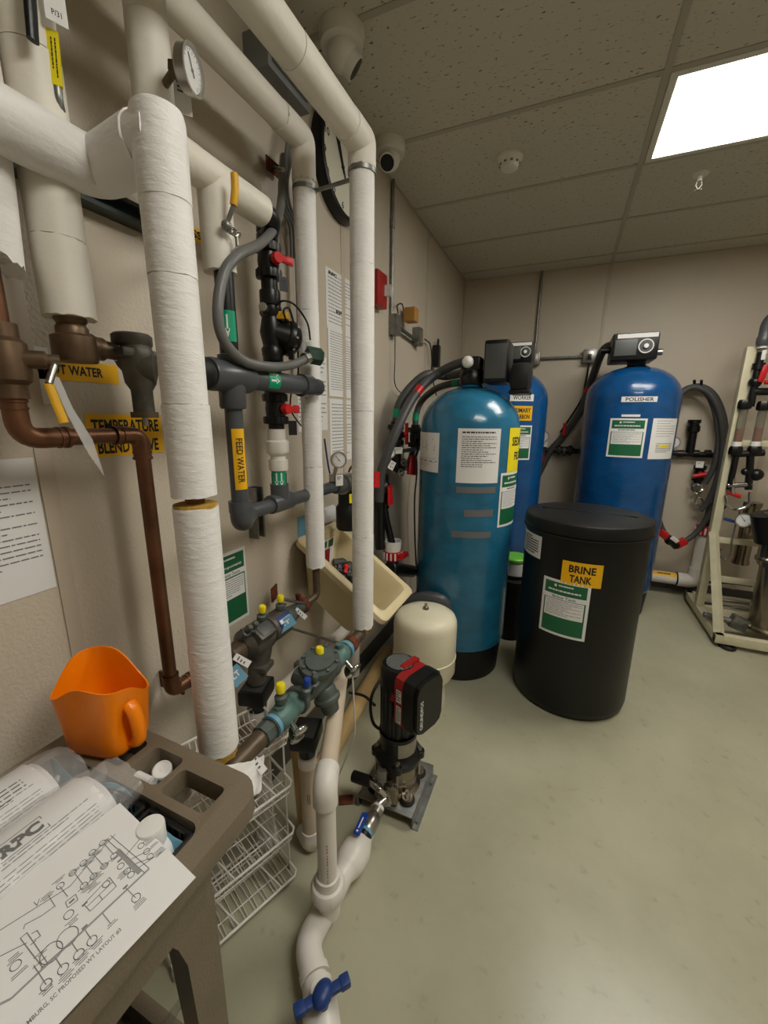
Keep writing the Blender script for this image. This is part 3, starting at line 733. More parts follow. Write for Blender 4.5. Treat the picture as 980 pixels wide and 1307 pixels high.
mb.lathe([(0, 0), (.03, 0), (.031, .004), (.031, .1), (0, .104)], (BXA, BYA-.052, ZT), Y); mb.build('tee', m_pvcgrey, t)
mb = MB().cyl((BXA, FY+.085, ZT-.004), (BXA, yend, ZT), .0225); mb.build('lower_run', m_pvcgrey, t)
# strut clip under it
t = thing('wall_strut_bracket', 'short galvanised strut bracket under the grey elbow', 'bracket', W(320, 670, 'x', XW))
yy = W(322, 660, 'x', XW+.02).y
mb = MB().prism([(0, -.02), (.04, -.02), (.04, -.012), (.003, -.017), (.003, .017), (.04, .012), (.04, .02), (0, .02)], (XW, yy+.02, 1.06), X, Y, .18); mb.build('channel', m_galv, t)
mb = MB().ring((BXA, yy+.02, ZT-.003), (BXA, yy+.045, ZT-.003), .026, .0226); mb.box((BXA-.05, yy+.032, ZT-.02), (.1, .02, .004)); mb.build('pipe_clamp', m_chrome, t)

# flexible conduit with green solenoid coil
cx = -.75
pl = [(362, 200, -.93), (359, 255, -.88), (352, 287, -.82), (332, 311, -.78), (303, 326, cx), (285, 352, cx), (278, 400, cx), (287, 437, cx), (312, 461, cx), (345, 468, cx), (372, 466, cx-.02), (392, 457, -.77)]
q = [W(a, b, 'x', c) for a, b, c in pl]
t = thing('flexible_conduit', 'grey flexible conduit looping down to the green solenoid coil', 'conduit', q[-1])
MB().tube(q, .0125, 14, smooth=True).build('hose', m_flex, t)
s = W(401, 455, 'x', -.765)
d = (s-q[-1]).normalized()
MB().lathe([(0, 0), (.018, 0), (.018, .02), (.014, .022), (.014, .04), (0, .04)], q[-1]-d*.015, d, 8).build('connector', m_clear if False else m_steel, t)
mb = MB().lathe([(0, -.026), (.024, -.026), (.027, -.022), (.027, .022), (.024, .026), (0, .026)], s+Z*.002, (.55, .75, -.1), 6); sc = mb.build('solenoid_coil', m_fgreen, t)
MB().box(s+Vector((.012, .017, -.004)), (.012, .012, .012), (0, 0, .9), .001).build('red_mark', m_red, sc)
mb = MB(); mb.box(W(379, 437, 'x', -.8), (.012, .03, .035), (0, .2, .3), .002); mb.box(W(372, 452, 'x', -.8), (.012, .026, .034), (0, 0, .3), .002); mb.build('terminal_block', m_black, t)
MB().box(W(393, 439, 'x', -.78), (.016, .018, .02), (.4, 0, .4), .003).build('plug', m_white, t)
mb = MB()
mb.tube([W(*p) for p in ((352, 390, 'x', -.82), (362, 384, 'x', -.79), (377, 390, 'x', -.78), (392, 412, 'x', -.78), (396, 434, 'x', -.78))], .003, 8, smooth=True)
mb.tube([W(*p) for p in ((365, 410, 'x', -.8), (362, 396, 'x', -.79), (369, 394, 'x', -.79), (375, 412, 'x', -.79))], .003, 8, smooth=True)
mb.tube([W(*p) for p in ((380, 440, 'x', -.82), (380, 480, 'x', -.9), (372, 500, 'x', -.93), (372, 525, 'x', -.95), (388, 548, 'x', -.96))], .003, 8, smooth=True)
mb.build('cable', m_blackrub, t)

# ================================================================ WALL THINGS, LEFT
# control box under the ceiling with grey cables
ya, yb = W(333, 110, 'x', XW+.06).y, W(386, 130, 'x', XW+.06).y
zt_, zb_ = W(335, 64, 'x', XW+.06).z, W(384, 146, 'x', XW+.06).z
t = thing('control_box', 'dark grey metal control box on the wall behind the overhead pipes', 'electrical box', (XW, (ya+yb)/2, zb_))
MB().bx((XW, ya, zb_), (XW+.09, yb, min(zt_+.05, CEIL-.03)), .004).build('enclosure', m_ctrl, t)
fn = flat((XW+.0902, yb-.055, zb_+.05), Y, Z)
MB().rect(fn, -.035, -.03, .02, .045).build('rating_plate', m_galv, t)
MB().bx((XW+.09, ya+.02, zb_+.02), (XW+.094, yb-.02, zb_+.035), .001).build('lid_flange', m_boxgrey, t)
mb = MB()
for k in range(4):
    o = k*4
    mb.tube([W(*p) for p in ((368+o*.5, 150, 'x', -.95), (365+o*.6, 195, 'x', -.94), (357+o*.8, 235, 'x', -.93+k*.006), (360+o*.9, 265, 'x', -.93), (370+o, 290, 'x', -.95), (372+o, 330, 'x', -.96))], .0055, 8, smooth=True)
mb.build('cables', m_flex, t)
MB().cyl(W(377, 230, 'x', -.95), (XW+.03, W(377, 230, 'x', -.95).y, 1.6), .011, n=14).build('conduit_stub', m_galv, t)

# clock
cy_, cz_ = W(436, 214, 'x', XW+.02).y, W(436, 214, 'x', XW+.02).z
Rk = .2
t = thing('wall_clock', 'round black rimmed wall clock behind the insulated pipes', 'clock', (XW, cy_, cz_-Rk))
MB().lathe([(0, 0), (Rk, 0), (Rk, .03), (Rk*.985, .045), (Rk*.93, .05), (Rk*.9, .045), (Rk*.9, .02), (0, .02)], (XW+.001, cy_, cz_), X, 64).build('case', m_black, t)
MB().cyl((XW+.021, cy_, cz_), (XW+.023, cy_, cz_), Rk*.9, n=64).build('dial', m_clock, t)
fn = flat((XW+.0232, cy_, cz_), Y, Z); mb = MB()
for k in range(60):
    a = pi/2-2*pi*k/60; r1 = Rk*.86; r2 = Rk*(.8 if k % 5 == 0 else .83)
    mb.tube([fn(cos(a)*r1, sin(a)*r1, .0004), fn(cos(a)*r2, sin(a)*r2, .0004)], .0016 if k % 5 == 0 else .0007, 4)
for k in range(1, 13):
    a = pi/2-2*pi*k/12; c_ = Rk*.68; hh = .014; ww = .009 if k < 10 else .017
    mb.text(fn, str(k), cos(a)*c_-ww, sin(a)*c_-hh, cos(a)*c_+ww, sin(a)*c_+hh, .0005, .02)
mb.build('numerals', m_ink, t)
hm = MB()
hm.tube([fn(.012, -.02, .003), fn(-.052, .092, .003)], .0036, 6)
hm.tube([fn(.016, -.034, .005), fn(-.058, .14, .005)], .0028, 6); hm.cyl(fn(0, 0, 0), fn(0, 0, .008), .007, n=14)
hm.build('hands', m_ink, t)

def wall_sheet(name, label, cat, px0, py0, px1, py1, m=None, x=XW+.0008, group=None, title=None, lines=0, seed=1, logo=None):
    """paper taped to the left wall, corners from the photo"""
    ya, yb = W(px0, (py0+py1)/2, 'x', x).y, W(px1, (py0+py1)/2, 'x', x).y
    xm = (px0+px1)/2; zt, zb = W(xm, py0, 'x', x).z, W(xm, py1, 'x', x).z
    fn = flat((x, ya, zb), Y, Z); w_, h_ = yb-ya, zt-zb
    o = MB().rect(fn, 0, 0, w_, h_, 0, .0008).build(name, m or m_paper); tag(o, label, cat, group)
    if lines:
        mb = MB(); top = h_*.93
        if logo:
            mb.text(fn, logo, w_*.1, h_*.86, w_*.42, h_*.93, .001, .03); top = h_*.8
        mb.para(fn, w_*.08, h_*.08, w_*.92, top, lines, .001, .36, seed=seed); mb.build('print', m_greyink, o)
    return o, fn, w_, h_
def sign_text(o, fn, w_, h_, rows, bold=.03, u0=.08, u1=.92):
    mb = MB()
    for (s, a, b, c, d) in rows: mb.text(fn, s, w_*a, h_*b, w_*c, h_*d, .0012, bold)
    mb.build('lettering', m_ink, o)
o, fn, a, b = wall_sheet('pipe_sign', 'yellow TEMPERATURE BLEND VALVE sign on the wall behind the copper elbow', 'sign', 111, 529, 207, 581, m_yellow)
sign_text(o, fn, a, b, [('TEMPERATURE', .06, .56, .95, .88), ('BLEND VALVE', .1, .07, .92, .39)])
o, fn, a, b = wall_sheet('pipe_sign', 'yellow HOT WATER sign on the wall under the brass tee', 'sign', 48, 461, 150, 487, m_yellow)
sign_text(o, fn, a, b, [('HOT WATER', .06, .28, .78, .76)])
o, fn, a, b = wall_sheet('pipe_sign', 'yellow BYPASS sign on the wall between the thick riser and cream insulated branch', 'sign', 205, 282, 263, 301, m_yellow)
sign_text(o, fn, a, b, [('BYPASS', .14, .24, .86, .78)])
o, fn, a, b = wall_sheet('wall_notice', 'white printed notice taped to the wall above the orange scoop', 'notice', -95, 588, 60, 778)
mb = MB().para(fn, a*.1, b*.2, a*.92, b*.82, 15, .0012, .34, .5, 5); mb.build('print', m_greyink, o)
o, fn, a, b = wall_sheet('wall_notice', 'plain white sheet on the wall behind the yellow valve handle', 'notice', 10, 441, 66, 515)
o, fn, a, b = wall_sheet('wall_notice', 'letter with logo, upper sheet of the notices between the two insulated pipes', 'notice', 416, 350, 449, 424, group='notices between the pipes', lines=14, seed=3)
mb = MB().text(fn, 'RPC', a*.1, b*.9, a*.4, b*.96, .0012, .05); mb.text(fn, 'RPC', a*.35, b*.3, a*.7, b*.37, .0012, .05).build('letterhead', m_ink, o)
o, fn, a, b = wall_sheet('wall_notice', 'closely printed middle sheet of the notices between the two insulated pipes', 'notice', 419, 420, 450, 507, x=XW+.002, group='notices between the pipes', lines=24, seed=4)
o, fn, a, b = wall_sheet('wall_notice', 'lowest sheet of the notices between the two insulated pipes', 'notice', 421, 510, 450, 588, group='notices between the pipes', lines=16, seed=6)
o, fn, a, b = wall_sheet('wall_notice', 'narrow sheet half hidden by an insulated pipe, beside the middle notice', 'notice', 400, 455, 417, 549, group='notices between the pipes', lines=14, seed=8)
o, fn, a, b = wall_sheet('wall_notice', 'small white card on the wall below the green solenoid coil', 'notice', 380, 500, 396, 551, group='notices between the pipes', lines=8, seed=9)
def green_sign(name, label, fn, w_, h_, title, nu=1, parent=None, seed=3):
    o = MB().rect(fn, 0, 0, w_, h_, .0002, .0006, nu).build(name, m_paper, parent)
    if parent is None: tag(o, label, 'sign')
    else: o['label'] = label
    g = MB().rect(fn, w_*.06, h_*.045, w_*.94, h_*.955, .0009, .0003, nu).build('green_panel', m_green, o) if parent is None else None
    return o
def green_parts(o, fn, w_, h_, title, nu=1, seed=3, panel=None):
    if panel is None: MB().rect(fn, w_*.06, h_*.045, w_*.94, h_*.955, .0009, .0003, nu).build('green_panel', m_green, o)
    mb = MB().rect(fn, w_*.06, h_*.66, w_*.94, h_*.73, .0013, .0003, nu).rect(fn, w_*.09, h_*.36, w_*.91, h_*.64, .0013, .0003, nu)
    mb.prism([(0, 0), (0, 0), (0, 0)], (0, 0, -50), X, Y, .001) if False else None
    mb.para(fn, w_*.3, h_*.86, w_*.72, h_*.92, 1, .0013, .5, .9, 4); mb.text(fn, title[1], w_*.16, h_*.77, w_*.86, h_*.82, .0013, .02)
    mb.build('white_panel', m_paper, o)
    mb = MB().text(fn, title[2], w_*.2, h_*.672, w_*.8, h_*.718, .0018, .02); mb.para(fn, w_*.13, h_*.38, w_*.88, h_*.62, 8, .0018, .4, .5, seed); mb.build('print', m_greyink, o)
x = XW+.0006
ya, yb = W(270, 745, 'x', x).y, W(315, 740, 'x', x).y; zt, zb = W(295, 703, 'x', x).z, W(297, 797, 'x', x).z
fn = flat((x, ya, zb), Y, Z); o = green_sign('equipment_notice', 'green and white equipment notice on the wall behind the thick riser', fn, yb-ya, zt-zb, None)
green_parts(o, fn, yb-ya, zt-zb, ('', 'Component', 'Preventer Device'), panel=1)

# white conduit, fire alarm, boxes on the left wall further back
CYW = W(502, 330, 'x', XW+.02).y
t = thing('conduit', 'thin grey steel conduit running down the wall below the ceiling edge camera', 'conduit', (XW+.014, CYW, 2.0))
zb0 = W(503, 405, 'x', XW+.02).z
MB().cyl((XW+.012, CYW, zb0), (XW+.012, CYW, CEIL), .0105, n=16).build('tube', m_galv, t)
z1 = W(501, 284, 'x', XW+.02).z
MB().cyl((XW+.012, CYW, z1-.02), (XW+.012, CYW, z1+.02), .0145, n=16).build('coupling', m_galv, t)
t = thing('outlet_boxes', 'galvanised junction box and outlet joined by a sloping channel under the conduit', 'electrical box', (XW, CYW, zb0-.1))
bw = lambda px, py: W(px, py, 'x', XW+.03)
MB().box(Vector((XW+.025, bw(505, 415).y, bw(505, 415).z)), (.05, .07, .11), None, .004).build('junction_box', m_galv, t)
MB().tube([bw(512, 420), bw(533, 436)], .014, 4).build('channel', m_galv, t)
q = bw(534, 430); ob = MB().box(Vector((XW+.025, q.y, q.z)), (.05, .085, .11), None, .006).build('outlet_box', m_galv, t)
MB().box(Vector((XW+.052, q.y, q.z)), (.006, .05, .08), None, .002).build('cover', m_steel, ob)
q = bw(519, 403); MB().box(Vector((XW+.06, q.y, q.z)), (.07, .075, .08), None, .006).build('transformer', m_amber, t)
MB().tube([bw(508, 400), bw(507, 390), bw(513, 388), bw(515, 397)], .004, 8, smooth=True).build('transformer_lead', m_blackrub, t)
mb = MB().tube([bw(542, 433), bw(549, 440), bw(551, 460), bw(551, 478), bw(557, 505)], .0045, 8, smooth=True)
mb.tube([bw(504, 428), bw(504, 460), bw(504, 490), bw(515, 503), bw(535, 507), bw(556, 500)], .003, 8, smooth=True)
mb.build('cord', m_blackrub, t)
q = bw(557, 455); t2 = thing('power_adapter', 'narrow black adapter hung on the wall behind the grey hoses', 'adapter', q)
MB().box(q, (.05, .06, .16), (0, 0, 0), .008).build('case', m_black, t2)
MB().tube([q+Z*.07+Y*.01, q+Z*.12+Y*.02, q+Z*.12+Y*.04, q+Z*.06+Y*.04], .006, 8, smooth=True).build('hook', m_blackrub, t2)
# fire alarm strobe
q = W(484, 370, 'x', XW+.03)
t = thing('fire_alarm_strobe', 'red fire alarm strobe on the wall beside the insulated pipe', 'fire alarm', (XW, q.y, q.z-.08))
MB().box(Vector((XW+.025, q.y, q.z)), (.05, .125, .165), None, .008).build('housing', m_darkred, t)
MB().box(Vector((XW+.065, q.y+.03, q.z)), (.04, .035, .06), (0, 0, 0), .01).build('strobe_lens', m_clear, t)
MB().cyl((XW+.05, q.y+.03, q.z-.025), (XW+.05, q.y+.03, q.z+.025), .006, n=10).build('flash_tube', m_white, t)
# gauge on the grey run
gz = W(432, 587, 'x', BXA+.03)
t = thing('gauge_fitting', 'small round pressure gauge with white tag on the grey pipe above the beige tub', 'gauge', (BXA, gz.y, ZT))
gauge(t, gz, (.8, -.55, .1), .032, (BXA, gz.y, ZT+.02))
MB().lathe([(0, 0), (.014, 0), (.014, .03), (0, .03)], (BXA, gz.y, W(432, 612, 'x', BXA).z), Z, 6).build('gauge_cock', m_steel, t)
paper_tag(t, W(433, 613, 'x', BXA+.03), (.9, -.4, 0), .036, .045)
mb = MB().lathe([(0, 0), (.03, 0), (.034, .01), (.034, .07), (.03, .08), (0, .08)], (BXA, yend-.01, ZT), Y); mb.build('union_body', m_pvcgrey, t)
# prefilter body under the run
q = W(441, 640, 'x', BXA); yq = yend+.11
t = thing('inlet_valve', 'black inlet valve body with pale yellow tag half behind an insulated pipe above the tub', 'valve', (BXA, yq, ZT-.2))
mb = MB().lathe([(0, 0), (.05, 0), (.056, .01), (.056, .1), (.045, .115), (.045, .18), (.052, .19), (.052, .22), (.03, .24), (0, .24)], (BXA, yq, ZT-.21), Z, 32); mb.build('body', m_black, t)
MB().lathe([(0, 0), (.045, 0), (.045, .06), (0, .065)], (BXA, yq-.06, ZT), Y, 28).build('clear_cap', m_steel, t)
paper_tag(t, (BXA+.05, yq-.035, ZT-.06), (.8, -.6, 0), .05, .04, None, m_lemon)
MB().tube([W(414, 560, 'x', -.96), W(420, 600, 'x', -.95), W(426, 615, 'x', -.92)], .004, 8, smooth=True).build('blue_tube', m_navy, t)
MB().tube([W(452, 592, 'x', -.9), W(446, 600, 'x', -.88), W(441, 620, 'x', -.87)], .005, 8, smooth=True).build('black_tube', m_blackrub, t)
# ================================================================ BACKFLOW PREVENTERS
def cap_cock(root, p, up, cap, s=1.0):
    """test cock: small body, neck and coloured cap"""
    up = Vector(up).normalized(); p = Vector(p)
    k = MB().lathe([(0, 0), (.011*s, 0), (.011*s, .012*s), (.016*s, .016*s), (.016*s, .03*s), (.009*s, .034*s), (.009*s, .046*s), (0, .046*s)], p, up, 12)
    x, y, z = frame(up); k.box(p+up*.023*s+x*.018*s, (.02*s, .008*s, .006*s)); k = k.build('test_cock', m_bfgrey, root)
    MB().lathe([(0, 0), (.011*s, 0), (.012*s, .003*s), (.012*s, .02*s), (.009*s, .024*s), (0, .024*s)], p+up*.042*s, up, 16).build('cap', cap, k)
B1X, B1Z = -.85, .778
def y1(px, py): return W(px, py, 'x', B1X).y
t = thing('backflow_preventer', 'dark bronze backflow preventer with blue tags, close to the wall', 'backflow preventer', (B1X, 1.0, .7))
A = lambda y, dz=0, dx=0: Vector((B1X+dx, y, B1Z+dz))
MB().tube([A(1.15), A(1.225)], .02, 20).build('tail_pipe', m_bronze, t)
mb = MB().lathe([(0, 0), (.03, 0), (.03, .02), (.022, .024), (0, .024)], A(1.175), Y, 8); mb.build('union_nut', m_rust, t)
MB().box(A(1.165, .03), (.02, .012, .06), (.2, 0, 0), .002).build('rusty_lever', m_rust, t)
MB().lathe([(0, 0), (.036, 0), (.036, .02), (.032, .03), (.022, .085), (.024, .1), (0, .1)], A(1.075), Y, 24).build('outlet_valve', m_bfgrey, t)
mb = MB().lathe([(0, 0), (.036, 0), (.046, .006), (.048, .03), (.048, .085), (.042, .095), (.03, .11), (0, .11)], A(.975), Y, 28)
mb.build('second_check_body', m_castiron, t)
fn = lambda u, v, w: A(.99)+Y*v+(X*cos(u/.048)+Z*sin(u/.048))*(.0485+w)
pl = MB().rect(fn, .01, .005, .05, .07, 0, .0006, 8).build('rating_label', m_navy, t)
MB().rect(fn, .022, .01, .036, .066, .0008, .0003, 4).build('white_strip', m_paper, pl)
mb = MB().lathe([(0, 0), (.03, 0), (.044, .012), (.052, .02), (.052, .1), (.045, .112), (.036, .12), (0, .12)], A(.86), Y, 28)
mb.box(A(.915, .03, .035), (.05, .075, .05), (0, .6, 0), .008)
mb.build('first_check_body', m_castiron, t)
R_ = Euler((0, .6, 0)).to_matrix()
MB().box(A(.915, .03, .035)+R_@Vector((.0, 0, .0265)), (.036, .05, .002), R_, .0005).build('name_plate', m_boxgrey, t)
mb = MB().lathe([(0, 0), (.028, 0), (.034, .006), (.034, .05), (.028, .06), (0, .06)], A(.8), Y, 24); mb.cyl(A(.76), A(.81), .022); mb.build('inlet_valve', m_bronze, t)
mb = MB().tube([A(.93, -.01), A(.925, -.06, .01), A(.9, -.12, .015)], [.046, .03], 20, .03); mb.lathe([(0, 0), (.026, 0), (.03, .01), (.03, .035), (.02, .045), (.017, .075), (0, .075)], A(.9, -.1, .015), -Z, 20)
mb.box(A(.915, -.085, .03), (.05, .06, .02), (0, 0, .2), .005); mb.build('relief_valve', m_castiron, t)
cap_cock(t, A(y1(333, 790), .04), (.15, 0, 1), m_lemon)
cap_cock(t, A(y1(357, 775), .035), (.1, 0, 1), m_lemon)
for q in (.85, .875): cap_cock(t, A(q, .05, .02), (.6, 0, .8), m_castiron, .8)
def strap_tag(root, p, m, txt, roll=0, w_=.034, h_=.05):
    d = TOCAM(p); y = (Z-d*d.z).normalized(); x = y.cross(d); y, x = y*cos(roll)+x*sin(roll), x*cos(roll)-y*sin(roll)
    fn = flat(p, x, y, d); o = MB().rect(fn, -w_/2, -h_/2, w_/2, h_/2, 0, .0012).build('tag', m, root)
    mb = MB(); 
    if txt: mb.text(fn, txt, -w_*.28, -h_*.1, w_*.28, h_*.22, .0015, .03)
    else: mb.para(fn, -w_*.3, -h_*.3, w_*.3, h_*.3, 3, .0015, seed=2)
    mb.build('lettering', m_ink if txt is None else m_paper, o)
strap_tag(t, W(365, 796, 'x', B1X+.05), m_ltblue, 'LT', -.5, .06, .038)
strap_tag(t, W(302, 862, 'x', B1X+.06), m_ltblue, 'LT', -.6, .042, .05)
strap_tag(t, W(309, 843, 'x', B1X+.062), m_paper, None, -.9, .02, .05)
strap_tag(t, W(384, 783, 'x', B1X+.04), m_paper, None, -.8, .016, .05)
# long tie rods / levers
MB().tube([W(357, 764, 'x', -.87), W(392, 771, 'x', -.83)], .0055, 8).build('tie_rod', m_galv, t)
t2 = thing('brace_rod', 'thin grey brace rod slanting from the wall to the teal backflow preventer', 'brace', W(372, 800, 'x', -.9))
MB().tube([W(352, 796, 'x', -.96), W(437, 822, 'x', -.68)], .005, 8).build('rod', m_galv, t2)
MB().box(W(350, 757, 'x', -.93), (.006, .05, .055), (0, 0, .3), .001).build('rusty_plate', m_rust, t)
def funnel_drain(name, label, x, y, zt, zb, r, mfun, tan=False):
    t = thing(name, label, 'drain', (x, y, zb))
    fb = MB().box((x, y, zt+.03), (.085, .1, .05), (0, 0, .3), .008); fb.lathe([(0, 0), (r*.95, 0), (r*1.0, .03), (r*1.35, .055), (0, .055)], (x, y, zt-.045), Z, 24)
    fb = fb.build('air_gap_funnel', m_black, t)
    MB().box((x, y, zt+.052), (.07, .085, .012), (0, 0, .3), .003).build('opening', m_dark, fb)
    return t
t = funnel_drain('drain_pipe', 'white drain pipe with black air gap funnel under the dark bronze backflow preventer', B1X+.015, .895, .58, 0, .03, m_black)
MB().cyl((B1X+.015, .895, .012), (B1X+.015, .895, .54), .03).build('pipe', m_pvc, t)
MB().lathe([(.0, 0), (.035, 0), (.035, .045), (0, .045)], (B1X+.015, .895, .5), Z).build('coupling', m_pvc, t)
MB().lathe([(0, 0), (.04, 0), (.04, .02), (.034, .04), (0, .04)], (B1X+.015, .895, 0), Z).build('floor_collar', m_pvc, t)
mb = MB().tube([(B1X+.0, .91, .4), (-.9, .96, .42), (-.93, 1.02, .42), (-.93, 1.72, .42), (-.93, 1.75, .3), (-.93, 1.75, .1)], .0285, 20, .05); mb.build('side_branch', m_pvc, t)
mb = MB().lathe([(0, 0), (.036, 0), (.036, .05), (0, .05)], (-.93, 1.66, .42), Y); mb.build('branch_coupling', m_pvc, t)
MB().box((-.951, 1.3, .42), (.06, .03, .03), None, .002).build('wall_clip', m_galv, t)

B2X, B2Z = -.64, .672
def y2(px, py): return W(px, py, 'x', B2X).y
A = lambda y, dz=0, dx=0: Vector((B2X+dx, y*.97, B2Z+dz))
t = thing('backflow_preventer', 'grey and teal backflow preventer with blue capped cock, in front of the bronze one', 'backflow preventer', (B2X, .95, .58))
mb = MB().tube([A(1.3, .03), A(1.3), A(1.17)], .022, 20, .03); mb.build('bronze_elbow', m_bronze, t)
MB().lathe([(0, 0), (.03, 0), (.03, .03), (.024, .036), (0, .036)], A(1.195), Y, 8).build('union_nut', m_rust, t)
mb = MB().lathe([(0, 0), (.026, 0), (.034, .008), (.034, .03), (.03, .036), (.036, .05), (.034, .07), (.026, .085), (.03, .09), (.03, .11), (0, .11)], A(1.075), Y, 24); mb.cyl(A(1.13), A(1.13, .045), .014); mb.build('outlet_shutoff', m_teal, t)
MB().lathe([(.03, 0), (.0335, 0), (.0335, .012), (.03, .012), (.03, 0)], A(1.165), Y).build('blue_ring', m_ltblue, t)
cap_cock(t, A(y2(415, 850), .03, .0), (0, 0, 1), m_lemon, 1.1)
# main body
mb = MB().lathe([(0, 0), (.03, 0), (.042, .006), (.042, .02), (.034, .026), (.03, .04), (.036, .07), (.044, .1), (.044, .15), (.034, .18), (.04, .19), (.04, .205), (.03, .21), (0, .21)], A(.86), Y, 28)
mb.box(A(.975, .035), (.09, .15, .05), (0, .25, 0), .018)
mb.build('body', m_bfgrey, t)
R_ = Euler((0, .25, 0)).to_matrix(); c = A(.98, .055, .01)
lid = MB()
poly = [(cos(a)*.056*(1+.0), sin(a)*.078) for a in [2*pi*k/28 for k in range(28)]]
lid.prism(poly, c+R_@Vector((0, 0, .005)), R_@X, R_@Y, .014)
lid.prism([(a*.72, b*.75) for a, b in poly], c+R_@Vector((0, 0, .019)), R_@X, R_@Y, .008)
lid = lid.build('access_cover', m_bfgrey, t)
for k in range(8):
    a = 2*pi*(k+.5)/8; q = c+R_@Vector((cos(a)*.049, sin(a)*.068, .019)); MB().cyl(q, q+R_@Vector((0, 0, .008)), .006, n=6).build('bolt', m_galv, lid)
mb = MB().lathe([(0, 0), (.032, 0), (.036, .006), (.036, .03), (.042, .036), (.042, .046), (.03, .06), (.026, .085), (0, .085)], A(.985, -.02, .02), (.35, 0, -1), 24)
mb.build('relief_valve', m_bfgrey, t)
cap_cock(t, A(.915, .02, .03), (.3, -.2, 1), m_bfgrey, .9)
cap_cock(t, A(y2(383, 888), .03, .035), (.2, 0, 1), m_blue, .95)
mb = MB().lathe([(0, 0), (.028, 0), (.03, .012), (.026, .018), (.034, .03), (.036, .07), (.03, .085), (.034, .09), (.034, .11), (0, .11)], A(.75), Y, 24); mb.cyl(A(.79), A(.79, .04), .014); mb.build('inlet_shutoff', m_teal, t)
MB().lathe([(.028, 0), (.0325, 0), (.0325, .012), (.028, .012), (.028, 0)], A(.752), Y).build('blue_ring', m_ltblue, t)
cap_cock(t, A(.8, .03), (0, 0, 1), m_lemon, 1.1)
mb = MB().cyl(A(.58), A(.76), .024); mb.build('inlet_pipe', m_bronze, t)
mb = MB().lathe([(0, 0), (.03, 0), (.03, .03), (0, .03)], A(.71), Y, 8); mb.build('inlet_nut', m_bfgrey, t)
def tee_handle(p, d, m, s=1):
    d = Vector(d).normalized(); p = Vector(p)
    h = MB().cyl(p, p+d*.035*s, .007*s, n=10); x, y, z = frame(d)
    for k in (-1, 1): h.sph(p+d*.035*s+x*k*.017*s, (.008*s, .02*s, .014*s), 12, x)
    h.cyl(p+d*.03*s, p+d*.042*s, .01*s, n=10); h.build('shutoff_handle', m, t)
tee_handle(A(.8, -.01, .03), (.8, -.3, -.4), m_chrome, 1.15)
tee_handle(A(1.12, -.01, .03), (.8, -.2, -.5), m_chrome, 1.15)
for q in (A(.81, -.055, .03), A(1.13, -.055, .035)):
    MB().sph(q, (.011, .018, .026), 14).build('green_knob', m_fgreen, t)
strap_tag(t, W(329, 975, 'x', B2X+.03), m_paper, None, -.6, .018, .05)
mb = MB().tube([A(1.13, -.06, .05), A(1.13, -.3, .06), W(424, 1010, 'z', .02)], .0028, 6, .05); mb.build('hanging_wire', m_wire, t)
# drain under it
t = funnel_drain('drain_pipe', 'aged PVC drain pipe with black funnel beside the wire baskets', -.668, .925, .45, 0, .028, m_black)
MB().cyl((-.668, .925, .03), (-.668, .925, .41), .0265).build('pipe', m_pvcold, t)
MB().lathe([(.026, 0), (.031, 0), (.031, .035), (.026, .035), (.026, 0)], (-.668, .925, .365), Z).build('coupling', m_pvc, t)
mb = MB().tube([(-.668, .925, .1), (-.668, .925, .035), (-.72, .96, .035)], .031, 22, .035); mb.build('bottom_elbow', m_pvc, t)
MB().para(lambda u, v, w: Vector((-.668+(.0268+w)*cos(-.95-v/.0268), .925+(.0268+w)*sin(-.95-v/.0268), .27-u)), 0, -.006, .045, .006, 2, .0004, .5, .9).build('pipe_print', m_ink, t)
MB().tube([(-.73, .97, .03), (-.735, .965, .25), (-.76, .985, .4)], .02, 14, .08).build('tan_pipe', m_tan, t)

# ================================================================ FLOOR PVC LINE
zf = .062
f = lambda px, py, z=zf: W(px, py, 'z', z)
U = f(419, 1150, .1); U = Vector((U.x, U.y, zf))
t = thing('pvc_pump_line', 'white PVC suction line on the floor with a blue handled valve in front', 'pipe', U*1)
p_valve0, p_e0, p_e1 = f(425, 1420), f(406, 1262), f(391, 1205)
red0, red1 = f(441, 1108), f(458, 1079)
MB().tube([f(440, 1600), p_valve0, p_e0, f(399, 1235)], .03, 24).build('floor_pipe', m_pvc, t)
mb = MB().tube([f(401, 1243), p_e1, f(414, 1163)], .035, 28, .05)
for p, q in ((f(401, 1243), f(407, 1268)), (f(414, 1163), f(411, 1168))): 
    d = (q-p).normalized(); mb.cyl(p-d*.008, p+d*.012, .0385, n=28)
mb.build('bend', m_pvc, t)
dr = (red0-f(414, 1163)).normalized()
mb = MB().tube([f(414, 1163), red0], .035, 28); mb.cyl(U, U+Z*.06, .034, n=28); mb.build('tee', m_pvc, t)
mb = MB().lathe([(0, 0), (.034, 0), (.036, .01), (.042, .025), (.049, .04), (.051, .06), (.049, .095), (.036, .125), (.028, .14), (.027, .165), (0, .165)], f(436, 1118), red1-red0, 30); mb.build('check_valve_body', m_pvc, t)
ub = MB().lathe([(0, 0), (.036, 0), (.04, .008), (.047, .014), (.049, .02), (.049, .048), (.044, .056), (.036, .058), (.034, .085), (0, .085)], U+Z*.055, Z, 60, fn=lambda a, h: 1+(.014*(1 if sin(a*26) > 0 else -1) if .013 < h < .05 else 0)); ub.build('union', m_pvc, t)
zc = W(419, 1005, 'y', U.y).z
top = W(437, 846, 'x', -.70)
k = Vector((U.x, U.y, zc))
MB().cyl(U+Z*.12, k, .0275).build('vertical_pipe', m_pvc, t)
dtop = (top-k).normalized()
mb = MB().tube([k-Z*.055, k, k+dtop*.055], .034, 26, .04); mb.build('angle_fitting', m_pvc, t)
MB().cyl(k+dtop*.03, top, .0275).build('sloping_pipe', m_pvcold, t)
